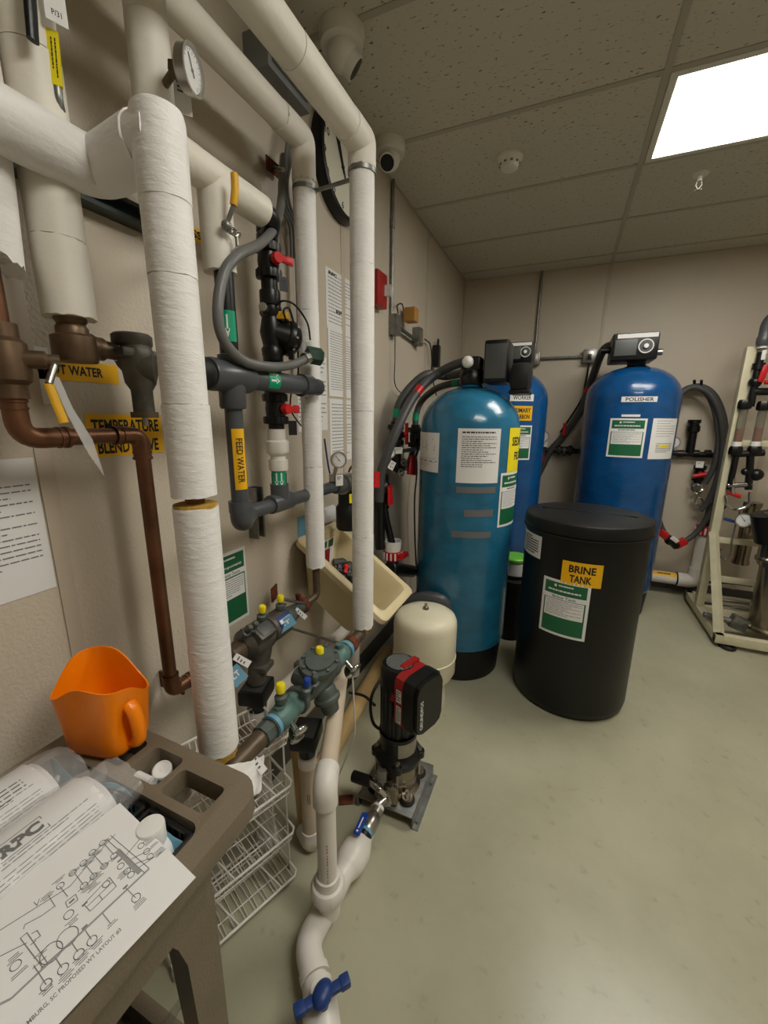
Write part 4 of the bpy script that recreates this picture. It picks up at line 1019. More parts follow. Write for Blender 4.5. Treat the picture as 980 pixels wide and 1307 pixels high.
an = atan2(-U.y, -U.x)
mb = MB()
for q in range(16):
    z = .17+q*.011; mb.rect(lambda u, v, w: Vector((U.x+(.0277+w)*cos(an+u/.0277), U.y+(.0277+w)*sin(an+u/.0277), z+v)), -.001, 0, .0012, .007 if q % 4 else .003, 0, .0003)
mb.build('pipe_print', m_darkred, t)
# ball valve with blue butterfly handle
vc = f(408, 1285)
d = (p_valve0-p_e0).normalized()
vb = MB().lathe([(0, 0), (.038, 0), (.038, .03), (.044, .045), (.044, .1), (.038, .115), (.038, .15), (0, .15)], vc-d*.045, d, 30); vb.cyl(vc, vc+Z*.06, .02); vb = vb.build('valve', m_pvc, t)
a, b = W(384, 1288, 'z', .135), W(438, 1254, 'z', .135); hc = (a+b)/2; dh = (b-a).normalized(); sd = Z.cross(dh)
hb = MB().sph(hc+Z*.004, (.03, .023, .018), 20, (0, 0, 1)); hb.cyl(hc-Z*.04, hc, .014)
R_ = Matrix((dh, sd, Z)).transposed()
for s in (-1, 1):
    hb.box(hc+dh*s*.038, (.05, .022, .016), R_, .005); hb.box(hc+dh*s*.056, (.026, .026, .022), R_, .005)
hb.build('handle', m_navy, vb)
# steel ball valve with blue lever towards the pump
q0, q1 = f(463, 1068, .075), f(490, 1018, .1)
d = (q1-q0).normalized()
mb = MB().lathe([(0, 0), (.022, 0), (.022, .012), (.027, .015), (.03, .03), (.03, .055), (.024, .075), (.02, .08), (.024, .083), (.024, .1), (0, .1)], q0, d, 24); bv = mb.build('steel_valve', m_steel, t)
MB().lathe([(.022, 0), (.0285, 0), (.0285, .012), (.022, .012), (.022, 0)], q0+d*.012, d).build('blue_band', m_ltblue, t)
MB().lathe([(.0, 0), (.0275, 0), (.0275, .014), (.0, .014)], q0-d*.002, d).build('black_nut', m_black, t)
MB().cyl(q0+d*.1, q0+d*.112, .021).build('thread_tape', m_white, t)
a, b = W(455, 1064, 'z', .13), W(466, 1040, 'z', .13); dl = (b-a).normalized(); sd = Z.cross(dl); R_ = Matrix((dl, sd, Z)).transposed()
hb = MB().box((a+b)/2, ((b-a).length*1.1, .024, .012), R_, .005); hb.cyl(b, b-Z*.03+d*.01, .008); hb = hb.build('lever', m_blue, bv)
fn = flat((a+b)/2+Z*.0065, dl, sd)
MB().rect(fn, -.02, -.002, .02, .002).sph(fn(-.03, 0, .0005), (.004, .004, .0006), 10).build('lever_mark', m_paper, hb)

# tan drain on the floor behind
a, b = f(436, 935, .045), f(474, 868, .045); d = (b-a).normalized()
t = tag(MB().cyl(a-d*.25, b+d*.3, .04).build('floor_drain_pipe', m_tan), 'tan drain pipe lying on the floor behind the sloping white pipe', 'pipe')
q = f(414, 1000, 0)
t = tag(MB().box(f(447, 1030-0, .004)-Vector((.03, -.02, 0)), (.055, .04, .006), (0, 0, .5), .001).build('rusty_plate', m_rust), 'small rusty plate on the floor under the hanging wire by the pump', 'plate')

# ================================================================ PUMP
PX, PY = -.482, 1.268
t = thing('booster_pump', 'vertical multistage booster pump with red and black motor drive in front of the cream tank', 'pump', (PX, PY, 0))
xa, xb, ya, yb = -.595, -.372, 1.14, 1.4
mb = MB().bx((xa, ya, .045), (xb, yb, .05), .001)
for x in (xb, xa): 
    s = -1 if x == xa else 1
    mb.bx((x-.002, ya, .0), (x+.002, yb, .05)); mb.bx((x, ya, 0), (x+s*.022, yb, .004)); 
mb.build('base_frame', m_galv, t)
for y in (ya+.03, yb-.05): MB().cyl((xb+.012, y, .003), (xb+.012, y, .014), .007, n=6).build('anchor_bolt', m_galv, t)
# cast foot with four lugs
mb = MB().lathe([(0, 0), (.09, 0), (.092, .006), (.078, .018), (.076, .045), (0, .045)], (PX, PY, .05), Z, 36)
for a in (45, 135, 225, 315):
    q = Vector((PX+.095*cos(radians(a)), PY+.095*sin(radians(a)), .05)); mb.cyl(q, q+Z*.022, .024, bev=.003)
mb.cyl((PX, PY-.11, .085), (PX, PY+.1, .085), .034)
mb.lathe([(0, 0), (.048, 0), (.048, .018), (.03, .022), (0, .022)], (PX, PY-.115, .085), Y, 28)
mb.build('foot_casting', m_stain, t)
for a in (45, 135, 225, 315):
    q = Vector((PX+.095*cos(radians(a)), PY+.095*sin(radians(a)), .05)); MB().cyl(q, q+Z*.01, .03, bev=.002).build('rubber_pad', m_blackrub, t)
    nu_ = MB().cyl(q+Z*.02, q+Z*.034, .012, n=6); nu_.cyl(q+Z*.03, q+Z*.045, .007, n=10); nu_.build('foot_bolt', m_steel, t)
z1 = W(505, 962, 'y', PY).z
MB().lathe([(0, .085), (.078, .085), (.078, .097), (.074, .101), (.072, z1-.02), (.076, z1-.016), (.076, z1), (0, z1)], (PX, PY, 0), Z, 40).build('stainless_sleeve', m_stain, t)
for a in (20, 110, 200, 290): q = Vector((PX+.084*cos(radians(a)), PY+.084*sin(radians(a)), .09)); MB().cyl(q, Vector((q.x, q.y, z1+.01)), .0055, n=10).build('staybolt', m_steel, t)
MB().torus((PX, PY, .19), Z, .0735, .0022, 40, 6).build('weld_bead', m_steel, t)
# motor stool
mb = MB().lathe([(0, 0), (.092, 0), (.094, .006), (.094, .022), (.086, .03), (.07, .05), (.066, .1), (.075, .11), (.075, .125), (0, .125)], (PX, PY, z1), Z, 36)
for a in (20, 110, 200, 290): q = Vector((PX+.085*cos(radians(a)), PY+.085*sin(radians(a)), z1)); mb.cyl(q, q+Z*.03, .02, bev=.003)
mb.build('motor_stool', m_black, t)
for a in (20, 110, 200, 290): q = Vector((PX+.085*cos(radians(a)), PY+.085*sin(radians(a)), z1+.03)); MB().cyl(q, q+Z*.012, .011, n=6).build('stool_nut', m_steel, t)
q = Vector((PX, PY, z1+.09)); dd = Vector((.75, -.66, 0))
MB().lathe([(.066, -.034), (.0715, -.034), (.0715, .034), (.066, .034), (.066, -.034)], q, Z, 40).build('lantern', m_black, t)
ga = atan2(-.55, .85)
MB().rect(lambda u, v, w: Vector((PX+(.0725+w)*cos(ga+u/.0725), PY+(.0725+w)*sin(ga+u/.0725), q.z+v)), -.045, -.04, .045, .034, 0, .001, 10).build('coupling_guard', m_steel, t)
zm0 = z1+.122; zm1 = W(511, 845, 'y', PY).z
mo = MB().lathe([(0, zm0), (.066, zm0), (.068, zm0+.01), (.068, zm1-.08), (0, zm1-.08)], (PX, PY, 0), Z, 96, fn=lambda a, h: 1+(.05 if sin(a*24) > 0 else -.02) if zm0+.005 < h < zm1-.07 else 1); mo.build('motor_body', m_black, t)
fc = MB().lathe([(0, zm1-.09), (.07, zm1-.09), (.071, zm1-.02), (.064, zm1-.004), (.05, zm1), (0, zm1)], (PX, PY, 0), Z, 40).build('fan_cover', m_black, t)
g = MB()
for k in range(-6, 7):
    x_ = k*.008; L = sqrt(max(0, .05**2-x_**2))
    g.tube([(PX+x_, PY-L, zm1+.001), (PX+x_, PY+L, zm1+.001)], .0016, 6); g.tube([(PX-L, PY+x_, zm1+.001), (PX+L, PY+x_, zm1+.001)], .0016, 6)
g.build('grille', m_ctrl, fc)
# drive box on the side
e = Vector((.93, -.36, 0)).normalized(); l = Vector((e.y, -e.x, 0))*-1; l = Vector((-e.y, e.x, 0))
zlo, zhi = W(545, 925, 'y', PY-.03).z, zm1+.005
hh = zhi-zlo
def boxpoly(wd, h, c):
    return [(-wd/2+c, 0), (wd/2-c, 0), (wd/2-c*.3, c*.3), (wd/2, c), (wd/2, h-c), (wd/2-c*.3, h-c*.3), (wd/2-c, h), (-wd/2+c, h), (-wd/2+c*.3, h-c*.3), (-wd/2, h-c), (-wd/2, c), (-wd/2+c*.3, c*.3)]
o = Vector((PX, PY, zlo))+e*.045
MB().prism(boxpoly(.15, hh*.97, .025), o, l, Z, .04).build('red_housing', m_darkred, t)
cv = MB().prism(boxpoly(.155, hh, .035), o+e*.04, l, Z, .05)
cv.prism(boxpoly(.14, hh*.94, .035), o+e*.09+Z*hh*.03, l, Z, .014)
cv = cv.build('drive_cover', m_boxgrey if False else m_tankblk, t)
mb = MB().prism([(-.072, hh*.45), (-.02, hh*1.0), (.06, hh*1.02), (.06, hh*.45)], Vector((PX, PY, zlo))+e*.02, l, Z, .026); mb.build('red_neck', m_darkred, t)
fn = flat(o+e*.022-l*.0765+Z*hh*.12, e, Z, -l)
sp = MB().rect(fn, -.012, 0, .012, .07).rect(fn, -.012, .085, .012, .135).build('rating_labels', m_paper, t)
MB().para(fn, -.01, .004, .01, .066, 9, .0008, seed=2).para(fn, -.01, .089, .01, .131, 4, .0008, seed=4).build('print', m_ink, sp)
fn = flat(o+e*.1055+Z*hh*.1+l*-.05, l, Z, e)
MB().text(lambda u, v, w: fn(-v, u, w), 'GRUNDFOS', .01, -.01, .125, .006, .0006, .02).build('maker_lettering', m_paper, cv)
MB().tube([W(508, 850, 'x', -.57), W(490, 862, 'x', -.6), W(474, 890, 'x', -.61), W(476, 922, 'x', -.6), W(492, 935, 'x', -.55)], .0065, 8, smooth=True).build('power_cable', m_blackrub, t)
MB().tube([W(478, 900, 'x', -.6), W(464, 888, 'x', -.7), W(446, 884, 'x', -.8)], .006, 8, smooth=True).build('supply_cable', m_blackrub, t)
# inlet trim: gauge valve, black hose end, plug
ip = Vector((PX, PY-.125, .085))
mb = MB().tube([q0+d*.105, ip], .017, 16); mb.build('inlet_nipple', m_steel, t)
mb = MB().lathe([(0, 0), (.03, 0), (.03, .028), (.0, .03)], ip-Y*.005, Y, 8); mb.build('inlet_union', m_chrome, t)
q = W(487, 990, 'y', PY-.11); mb = MB().box(q, (.035, .02, .05), (0, 0, .5), .004); mb.cyl(q-Z*.02, q-Z*.07, .012); mb.build('pressure_switch', m_galv, t)
a, b = W(473, 998, 'y', PY-.13), W(450, 990, 'y', PY-.13); mb = MB().cyl(a, b, .021, bev=.003); mb.build('black_hose_end', m_black, t)
MB().tube([a, W(484, 1008, 'y', PY-.14), ip+Z*.02], .012, 12).build('drain_cock', m_chrome, t)

# ================================================================ CREAM PRESSURE TANK
TX, TY, TR = -.566, 1.85, .163
t = thing('expansion_tank', 'cream coloured expansion tank behind the pump', 'pressure tank', (TX, TY, 0))
MB().lathe([(0, .135), (TR*.6, .14), (TR*.9, .155), (TR, .19), (TR, .445), (TR*.985, .468), (TR*.93, .488), (TR*.8, .503), (TR*.55, .515), (TR*.3, .521), (0, .523)], (TX, TY, 0), Z, 48).build('shell', m_ivory, t)
mb = MB().lathe([(TR-.002, .265), (TR+.003, .268), (TR+.003, .276), (TR-.002, .279)], (TX, TY, 0), Z, 48); mb.build('weld_band', m_ivory, t)
MB().lathe([(0, .52), (.018, .52), (.014, .535), (.008, .538), (.008, .55), (0, .552)], (TX, TY, 0), Z, 16).build('valve_cap', m_steel, t)
MB().lathe([(TR*.72, 0), (TR*.74, 0), (TR*.7, .16), (TR*.68, .16), (TR*.72, 0)], (TX, TY, 0), Z, 40).build('stand_ring', m_ivory, t)
# ================================================================ BEIGE TUB
xa_ = -.968
Aq, Bq = W(377, 688, 'x', xa_), W(429, 665, 'x', xa_)
za = (Aq.z+Bq.z)/2; ya, yb = Aq.y, Bq.y
Cq, Dq = W(528, 754, 'y', yb), W(492, 796, 'y', ya)
e = Vector(((Cq.x+Dq.x)/2-xa_, 0, (Cq.z+Dq.z)/2-za)); L = e.length; e.normalize()
n = e.cross(Y)*-1
if n.z < 0: n = -n
t = thing('storage_tub', 'beige plastic tub hung at a slant on the wall behind the insulated pipes', 'tub', (-.75, (ya+yb)/2, .6))
c0 = Vector((xa_, (ya+yb)/2, za)); Wd = yb-ya
def rrect(a, b, w_, l_, r, off, n_=5):
    pts = []
    for cx_, cy_, a0 in ((b-r, w_/2-r, 0), (a+r, w_/2-r, 90), (a+r, -w_/2+r, 180), (b-r, -w_/2+r, 270)):
        for k in range(n_+1):
            an = radians(a0+90*k/n_); pts.append((cx_+r*cos(an), cy_+r*sin(an), off))
    return pts
rings = [rrect(-.0, L, Wd, 0, .03, -.022), rrect(0, L, Wd, 0, .03, 0), rrect(.008, L-.008, Wd-.016, 0, .028, .006), rrect(.035, L-.035, Wd-.07, 0, .03, .004), rrect(.04, L-.04, Wd-.08, 0, .03, -.005),
         rrect(.15, L-.085, Wd-.12, 0, .04, -.19), rrect(.175, L-.11, Wd-.16, 0, .03, -.2)]
outer = [rrect(.028, L-.028, Wd-.056, 0, .03, -.022), rrect(.14, L-.075, Wd-.1, 0, .045, -.2), rrect(.165, L-.1, Wd-.14, 0, .03, -.212)]
def loft(rings, o, ex, ey, ez, cap_last=True):
    vs = []; fs = []; N = len(rings[0])
    for r in rings: vs += [o+ex*a+ey*b+ez*c for a, b, c in r]
    for i in range(len(rings)-1):
        for k in range(N): fs.append((i*N+k, i*N+(k+1) % N, (i+1)*N+(k+1) % N, (i+1)*N+k))
    if cap_last: fs.append(tuple(range((len(rings)-1)*N, len(rings)*N)))
    return vs, fs
allr = outer[::-1]+rings
vs, fs = loft(allr, c0, e, Y, n); N = len(allr[0]); fs.append(tuple(range(N))[::-1])
mb = MB(); mb.add(vs, fs); mb.build('shell', m_tub, t)
g_ = lambda u, v, w: c0+e*(.0445+v*.594+w)+Y*u-n*(.012+v)
sg = MB().rect(g_, -.02, .13, .1, .015, .0005, .001).build('notice', m_paper, t)
MB().rect(g_, -.012, .125, .06, .055, .002, .0006).build('red_panel', m_darkred, sg)
MB().rect(g_, -.012, .045, .03, .02, .002, .0006).rect(g_, .045, .05, .085, .02, .002, .0006).build('green_mark', m_green, sg)
MB().bx((XW, ya+.05, za-.045), (xa_+.02, yb-.05, za-.025), .002).build('wall_bracket', m_galv, t)
for k, (a, b, c_, lab) in enumerate((((.13, .08), (.24, -.04), (.3, .1), 'black hose curled inside the beige tub, on top of another'), ((.15, .0), (.25, .08), (.36, .02), 'black hose curled inside the beige tub, underneath another'))):
    P_ = lambda q, h: c0+e*q[0]+Y*q[1]+n*(-.15+h)
    o = MB().tube([P_(a, .02), P_(((a[0]+b[0])/2, a[1]+.05), .05), P_(b, .03), P_(c_, .02)], .02, 12, smooth=True).build('hose_piece', m_hose); tag(o, lab, 'hose', 'hoses in the tub')
for k, q in enumerate(((.2, .03), (.27, .09))):
    t2 = thing('spare_valve', ('red handled spare valve lying in the beige tub, nearer the wall', 'red handled spare valve lying in the beige tub, farther from the wall')[k], 'valve', c0+e*q[0]+Y*q[1]-n*.15, 'spare valves in the tub')
    union_valve(t2, c0+e*q[0]+Y*q[1]-n*.1, (e+Y*(.5-k)), .024, .09, m_black, m_red, n, .04, 'valve_body')
t2 = tag(MB().tube([c0+Vector((-.03, .02, .04)), c0+Vector((-.02, .16, .04))], .04, 24, ragged=.004).build('paper_roll', m_paper), 'crumpled white printed roll behind the beige tub', 'paper roll')
o, fn, a, b = wall_sheet('blue_card', 'narrow blue card on the wall above the beige tub', 'card', 380, 659, 390, 684, m_ltblue)
# ================================================================ TANKS
def tank(label, cx, cy, R, ztop, m, zb=.21, dome=.24, neck=.05):
    t = thing('filter_tank', label, 'water tank', (cx, cy, 0), 'blue filter tanks')
    pr = [(0, zb-.06), (R*.8, zb-.05), (R*.97, zb-.01), (R, zb+.03), (R, ztop-dome)]
    for k in range(1, 11):
        a = pi/2*k/11; pr.append((R*cos(a)**.9, ztop-dome+dome*.93*sin(a)))
    pr += [(neck+.03, ztop-.02), (neck+.01, ztop-.012), (neck, ztop), (0, ztop)]
    MB().lathe(pr, (cx, cy, 0), Z, 64).build('vessel', m, t, 30)
    MB().lathe([(0, 0), (R*.86, 0), (R*.9, .01), (R*.955, zb-.005), (R*.93, zb), (0, zb)], (cx, cy, 0), Z, 56).build('boot', m_bodyblk, t)
    return t
def wrap(cx, cy, R, px0, py0, px1, py1):
    ym = (py0+py1)/2; xm = (px0+px1)/2
    a0, _ = cylhit(px0, ym, cx, cy, R); a1, _ = cylhit(px1, ym, cx, cy, R); _, z1 = cylhit(xm, py0, cx, cy, R); _, z0 = cylhit(xm, py1, cx, cy, R)
    return cylm(cx, cy, R, a0, z0), (a1-a0)*R, z1-z0
def label_on(t, cx, cy, R, px, m, name='label', lab=None):
    fn, w_, h_ = wrap(cx, cy, R+.002, *px)
    o = MB().rect(fn, 0, 0, w_, h_, 0, .0006, 12).build(name, m, t)
    if lab: o['label'] = lab
    return o, fn, w_, h_
def tank_sign(t, cx, cy, R, px, title):
    o, fn, w_, h_ = label_on(t, cx, cy, R, px, m_paper, 'equipment_label', 'green and white equipment label')
    MB().rect(fn, w_*.06, h_*.045, w_*.94, h_*.955, .0009, .0003, 12).build('green_panel', m_green, o)
    mb = MB().rect(fn, w_*.06, h_*.66, w_*.94, h_*.74, .0013, .0003, 12).rect(fn, w_*.09, h_*.34, w_*.91, h_*.65, .0013, .0003, 12)
    mb.para(fn, w_*.36, h_*.865, w_*.7, h_*.925, 1, .0013, .55, .9, 4).para(fn, w_*.14, h_*.77, w_*.86, h_*.835, 1, .0013, .55, .95, 6)
    mb.rect(fn, w_*.27, h_*.875, w_*.32, h_*.92, .0013, .0003); mb.build('white_panel', m_paper, o)
    mb = MB(); (mb.text(fn, title[2], w_*.25, h_*.675, w_*.75, h_*.725, .0018, .02) if title[2] == 'Brine Tank' else mb.para(fn, w_*.25, h_*.67, w_*.75, h_*.73, 1, .0018, .6, .9, 8)); mb.para(fn, w_*.13, h_*.36, w_*.87, h_*.63, 9, .0018, .4, .5, 5); mb.build('print', m_greyink, o)
# teal sediment filter
SX, SY, SR = -.489, 2.297, .268
t = sed = tank('teal blue sediment filter tank with a printed sheet, in front of the royal blue tanks', SX, SY, SR, 1.66, m_teblue)
o, fn, w_, h_ = label_on(t, SX, SY, SR, (583, 547, 637, 617), m_paper, 'instruction_sheet')
mb = MB().para(fn, w_*.1, h_*.9, w_*.9, h_*.95, 1, .001, .7, .95, 13).para(fn, w_*.1, h_*.28, w_*.9, h_*.86, 15, .001, .45, .6, 11); mb.build('print', m_ink, o)
o, fn, w_, h_ = label_on(t, SX, SY, SR, (536, 552, 560, 602), m_paper, 'diagram_sheet')
mb = MB().para(fn, w_*.1, h_*.1, w_*.9, h_*.36, 5, .001, .3, .6, 12)
for q in ((.3, .6, .5, .8), (.55, .55, .85, .7), (.2, .82, .8, .86)): mb.rect(fn, w_*q[0], h_*q[1], w_*q[2], h_*q[1]+.002, .001).rect(fn, w_*q[0], h_*q[1], w_*q[0]+.002, h_*q[3], .001).rect(fn, w_*q[2], h_*q[1], w_*q[2]+.002, h_*q[3], .001)
mb.build('print', m_greyink, o)
MB().rect(fn, w_*.05, h_*.27, w_*.95, h_*.29, .001, .0003, 4).build('rust_line', m_rust, o)
o, fn, w_, h_ = label_on(t, SX, SY, SR, (649, 546, 673, 600), m_lemon, 'yellow_label')
w_ = .27; bpy.data.objects.remove(o)
o = MB().rect(fn, 0, 0, w_, h_, 0, .0006, 14).build('yellow_label', m_lemon, t); o['label'] = 'yellow label lettered SEDIMENT FILTER'
MB().text(fn, 'SEDIMENT', w_*.1, h_*.6, w_*.92, h_*.8, .001, .03).text(fn, 'FILTER', w_*.22, h_*.28, w_*.8, h_*.46, .001, .03).build('lettering', m_ink, o)
tank_sign(t, SX, SY, SR, (637, 603, 664, 669), ('Water', 'SEDIMENT EQUIPMENT', 'Sediment Filter'))
for q in ((582, 622, 632, 630), (592, 651, 629, 660), (576, 679, 626, 687)):
    fn, w_, h_ = wrap(SX, SY, SR+.002, *q); MB().rect(fn, 0, 0, w_, h_, 0, .0006, 10).build('tape_strip', m_tape, t)
# sediment filter control head
hz = 1.66
mb = MB().lathe([(0, 0), (.062, 0), (.066, .01), (.066, .06), (.055, .075), (.055, .13), (0, .135)], (SX, SY, hz-.005), Z, 28)
hy = W(560, 478, 'y', SY)
mb.box((SX, SY, hz+.1), (.1, .12, .07), None, .015)
mb.build('valve_body', m_black, t)
def pbox(y, px0, py0, px1, py1, d, bev=.01, rot=0):
    a, b = W(px0, (py0+py1)/2, 'y', y), W(px1, (py0+py1)/2, 'y', y); zt, zb = W((px0+px1)/2, py0, 'y', y).z, W((px0+px1)/2, py1, 'y', y).z
    return (Vector(((a.x+b.x)/2, y+d/2, (zt+zb)/2)), (b.x-a.x, d, zt-zb))
c, s = pbox(SY-.1, 617, 433, 648, 488, .22); cb = MB().box(c, s, None, .012).build('timer_box', m_black, t)
MB().box(c+Vector((0, -s[1]/2-.001, .0)), (s[0]*.86, .004, s[2]*.8), None, .001).build('box_front', m_boxgrey, cb)
c, s = pbox(SY-.08, 650, 462, 676, 498, .2); cb = MB().box(c, s, None, .03).build('motor_cover', m_blackrub, t)
MB().box(c-Z*(s[2]/2+.006), (s[0]*1.02, s[1]*.9, .02), None, .004).build('cover_base', m_black, t)
MB().sph(W(597, 462, 'y', SY-.1), .03, 18).build('white_port_cap', m_white, t)
mb = MB().tube([W(590, 472, 'y', SY-.05), W(612, 474, 'y', SY)], .03, 20).cyl(W(603, 462, 'y', SY-.035), W(612, 464, 'y', SY), .03); mb.build('port_pipes', m_black, t)
# worker tank
WX, WY, WR = -.395, 3.22, .262
t = tank('royal blue tank lettered WORKER, half hidden behind the teal tank', WX, WY, WR, 1.83, m_royal)
def partial(t, R, cx, cy, px0, px1, py0, py1, m, name, wfix=None, lab=None):
    return label_on(t, cx, cy, R, (px0, py0, px1, py1), m, name, lab)
o, fn, w_, h_ = label_on(t, WX, WY, WR, (651, 503, 681, 512), m_paper, 'name_strip'); MB().text(fn, 'WORKER', w_*.12, h_*.2, w_*.88, h_*.8, .001, .02).build('lettering', m_ink, o)
o, fn, w_, h_ = label_on(t, WX, WY, WR, (650, 518, 679, 537), m_yellow, 'yellow_label'); MB().text(fn, 'PRIMARY', w_*.12, h_*.55, w_*.92, h_*.85, .001, .03).text(fn, 'CARBON', w_*.2, h_*.12, w_*.88, h_*.42, .001, .03).build('lettering', m_ink, o)
tank_sign(t, WX, WY, WR, (650, 543, 677, 587), ('Water', 'EQUIPMENT', 'Carbon Tank'))
MB().lathe([(0, 0), (.055, 0), (.055, .1), (0, .1)], (WX, WY, 1.82), Z, 24).build('valve_body', m_black, t)
def head_box(t, cx, cy, px, y, d):
    c, s = pbox(y, *px, d)
    h = MB().box(c, s, None, .012).build('timer_box', m_black, t)
    f_ = flat((c.x-s[0]/2, c.y-s[1]/2, c.z-s[2]/2), X, Z, -Y)
    MB().rect(f_, s[0]*.1, s[2]*.8, s[0]*.96, s[2]*.95, .0005, .001).build('white_strip', m_paper, h)
    MB().box((c.x-s[0]*.2, c.y-s[1]/2-.004, c.z-s[2]*.05), (s[0]*.48, .012, s[2]*.6), None, .003).build('cover_panel', m_boxgrey, h)
    q = Vector((c.x+s[0]*.23, c.y-s[1]/2, c.z-s[2]*.02))
    MB().lathe([(0, 0), (s[2]*.28, 0), (s[2]*.28, .008), (s[2]*.2, .009), (s[2]*.1, .009), (s[2]*.1, .02), (0, .02)], q, -Y, 28).build('dial_knob', m_boxgrey, h)
    MB().ring(q-Y*.008, q-Y*.0095, s[2]*.255, s[2]*.225).cyl(q-Y*.02, q-Y*.021, s[2]*.08).build('dial_ring', m_white, h)
    return c, s
head_box(t, WX, WY, (649, 436, 679, 462), WY-.14, .26)
# polisher tank
PLX, PLY, PLR = .421, 3.56, .305
t = tank('royal blue tank lettered POLISHER against the back wall', PLX, PLY, PLR, 1.868, m_royal)
o, fn, w_, h_ = label_on(t, PLX, PLY, PLR, (793, 506, 839, 513), m_paper, 'name_strip'); MB().text(fn, 'POLISHER', w_*.12, h_*.15, w_*.9, h_*.85, .001, .02).build('lettering', m_ink, o)
o, fn, w_, h_ = label_on(t, PLX, PLY, PLR, (793, 529, 817, 532), m_paper, 'white_strip')
tank_sign(t, PLX, PLY, PLR, (776, 534, 823, 584), ('Water', 'EQUIPMENT COMPONENT', 'Polisher Tank'))
o, fn, w_, h_ = label_on(t, PLX, PLY, PLR, (830, 534, 860, 586), m_paper, 'log_sheet')
mb = MB().para(fn, w_*.14, h_*.52, w_*.9, h_*.95, 7, .001, .3, .7, 21).para(fn, w_*.2, h_*.15, w_*.85, h_*.4, 6, .001, .5, .7, 22); mb.build('print', m_greyink, o)
MB().rect(fn, w_*.3, h_*.3, w_*.7, h_*.36, .0013, .0003, 4).build('highlight', m_lemon, o)
MB().lathe([(0, 0), (.06, 0), (.06, .06), (.05, .07), (0, .07)], (PLX, PLY, 1.86), Z, 24).build('valve_body', m_black, t)
c, s = head_box(t, PLX, PLY, (781, 424, 841, 459), PLY-.16, .3)
for a, b in ((.5, -.15), (-.5, .0)):
    q = c+Vector((s[0]*a, 0, s[2]*b)); MB().cyl(q, q+X*(.05 if a > 0 else -.06), .022, bev=.003).build('port', m_steel if a > 0 else m_black, t)

# brine tank
BRX, BRY, BRR = .146, 2.266, .291
t = thing('brine_tank', 'black round brine tank with yellow BRINE TANK label', 'brine tank', (BRX, BRY, 0))
MB().lathe([(0, 0), (BRR*.9, 0), (BRR*.965, .02), (BRR*.985, .05), (BRR*.99, .955), (0, .955)], (BRX, BRY, 0), Z, 72).build('body', m_tankblk, t)
MB().lathe([(0, .95), (BRR+.004, .95), (BRR+.007, .954), (BRR+.006, .995), (BRR+.001, 1.008), (BRR*.95, 1.014), (BRR*.6, 1.02), (0, 1.022)], (BRX, BRY, 0), Z, 72).build('lid', m_tankblk, t)
MB().lathe([(BRR-.004, .938), (BRR+.0095, .94), (BRR+.0095, .948), (BRR-.004, .95), (BRR-.004, .938)], (BRX, BRY, 0), Z, 72).build('lid_rim', m_blackrub, t)
mb = MB().box((BRX, BRY, 1.02), (BRR*1.5, .012, .006), (0, 0, -.1), .002).box((BRX-.02, BRY-.01, 1.021), (.07, .035, .008), (0, 0, -.1), .003); mb.build('lid_ridge', m_tankblk, t)
R2 = BRR*.99-.001
o, fn, w_, h_ = label_on(t, BRX, BRY, R2, (716, 719, 769, 749), m_yellow, 'yellow_label'); MB().text(fn, 'BRINE', w_*.18, h_*.54, w_*.84, h_*.86, .001, .03).text(fn, 'TANK', w_*.22, h_*.12, w_*.76, h_*.44, .001, .03).build('lettering', m_ink, o)
tank_sign(t, BRX, BRY, R2, (690, 742, 751, 814), ('Water', 'WATER EQUIPMENT', 'Brine Tank'))
o, fn, w_, h_ = label_on(t, BRX, BRY, R2, (668, 680, 691, 709), m_paper, 'instruction_label')
MB().para(fn, w_*.35, h_*.1, w_*.92, h_*.9, 7, .001, .6, .8, 31).build('print', m_ink, o)
MB().rect(fn, w_*.08, h_*.6, w_*.32, h_*.82, .001).build('blue_panel', m_navy, o); MB().rect(fn, w_*.1, h_*.45, w_*.3, h_*.55, .001).build('orange_panel', m_yelgrip, o)
q = W(822, 748, 'y', BRY+.05); a = atan2(-.1, 1)
MB().torus((BRX+BRR*.985, BRY+.03, .5), (1, -.3, 0), .016, .004, 18, 6).build('overflow_ring', m_white, t)
# thing glimpsed between teal and brine tanks
q = W(656, 730, 'y', 2.75)
t = thing('salt_jug', 'white jug with green lid between the teal tank and the brine tank', 'jug', (q.x, 2.75, 0))
MB().lathe([(0, 0), (.1, 0), (.11, .02), (.11, .42), (.0, .45)], (q.x, 2.75, 0), Z, 28).build('crate', m_blackrub, t)
zj = W(655, 738, 'y', 2.72).z; zk = W(655, 716, 'y', 2.72).z
MB().cyl((q.x, 2.75, .45), (q.x, 2.75, zk), .085, bev=.01).build('body', m_white, t); MB().cyl((q.x, 2.75, zk), (q.x, 2.75, zk+.03), .09, bev=.008).build('lid', mat('lime_green_lid', (110, 190, 60), .4), t)

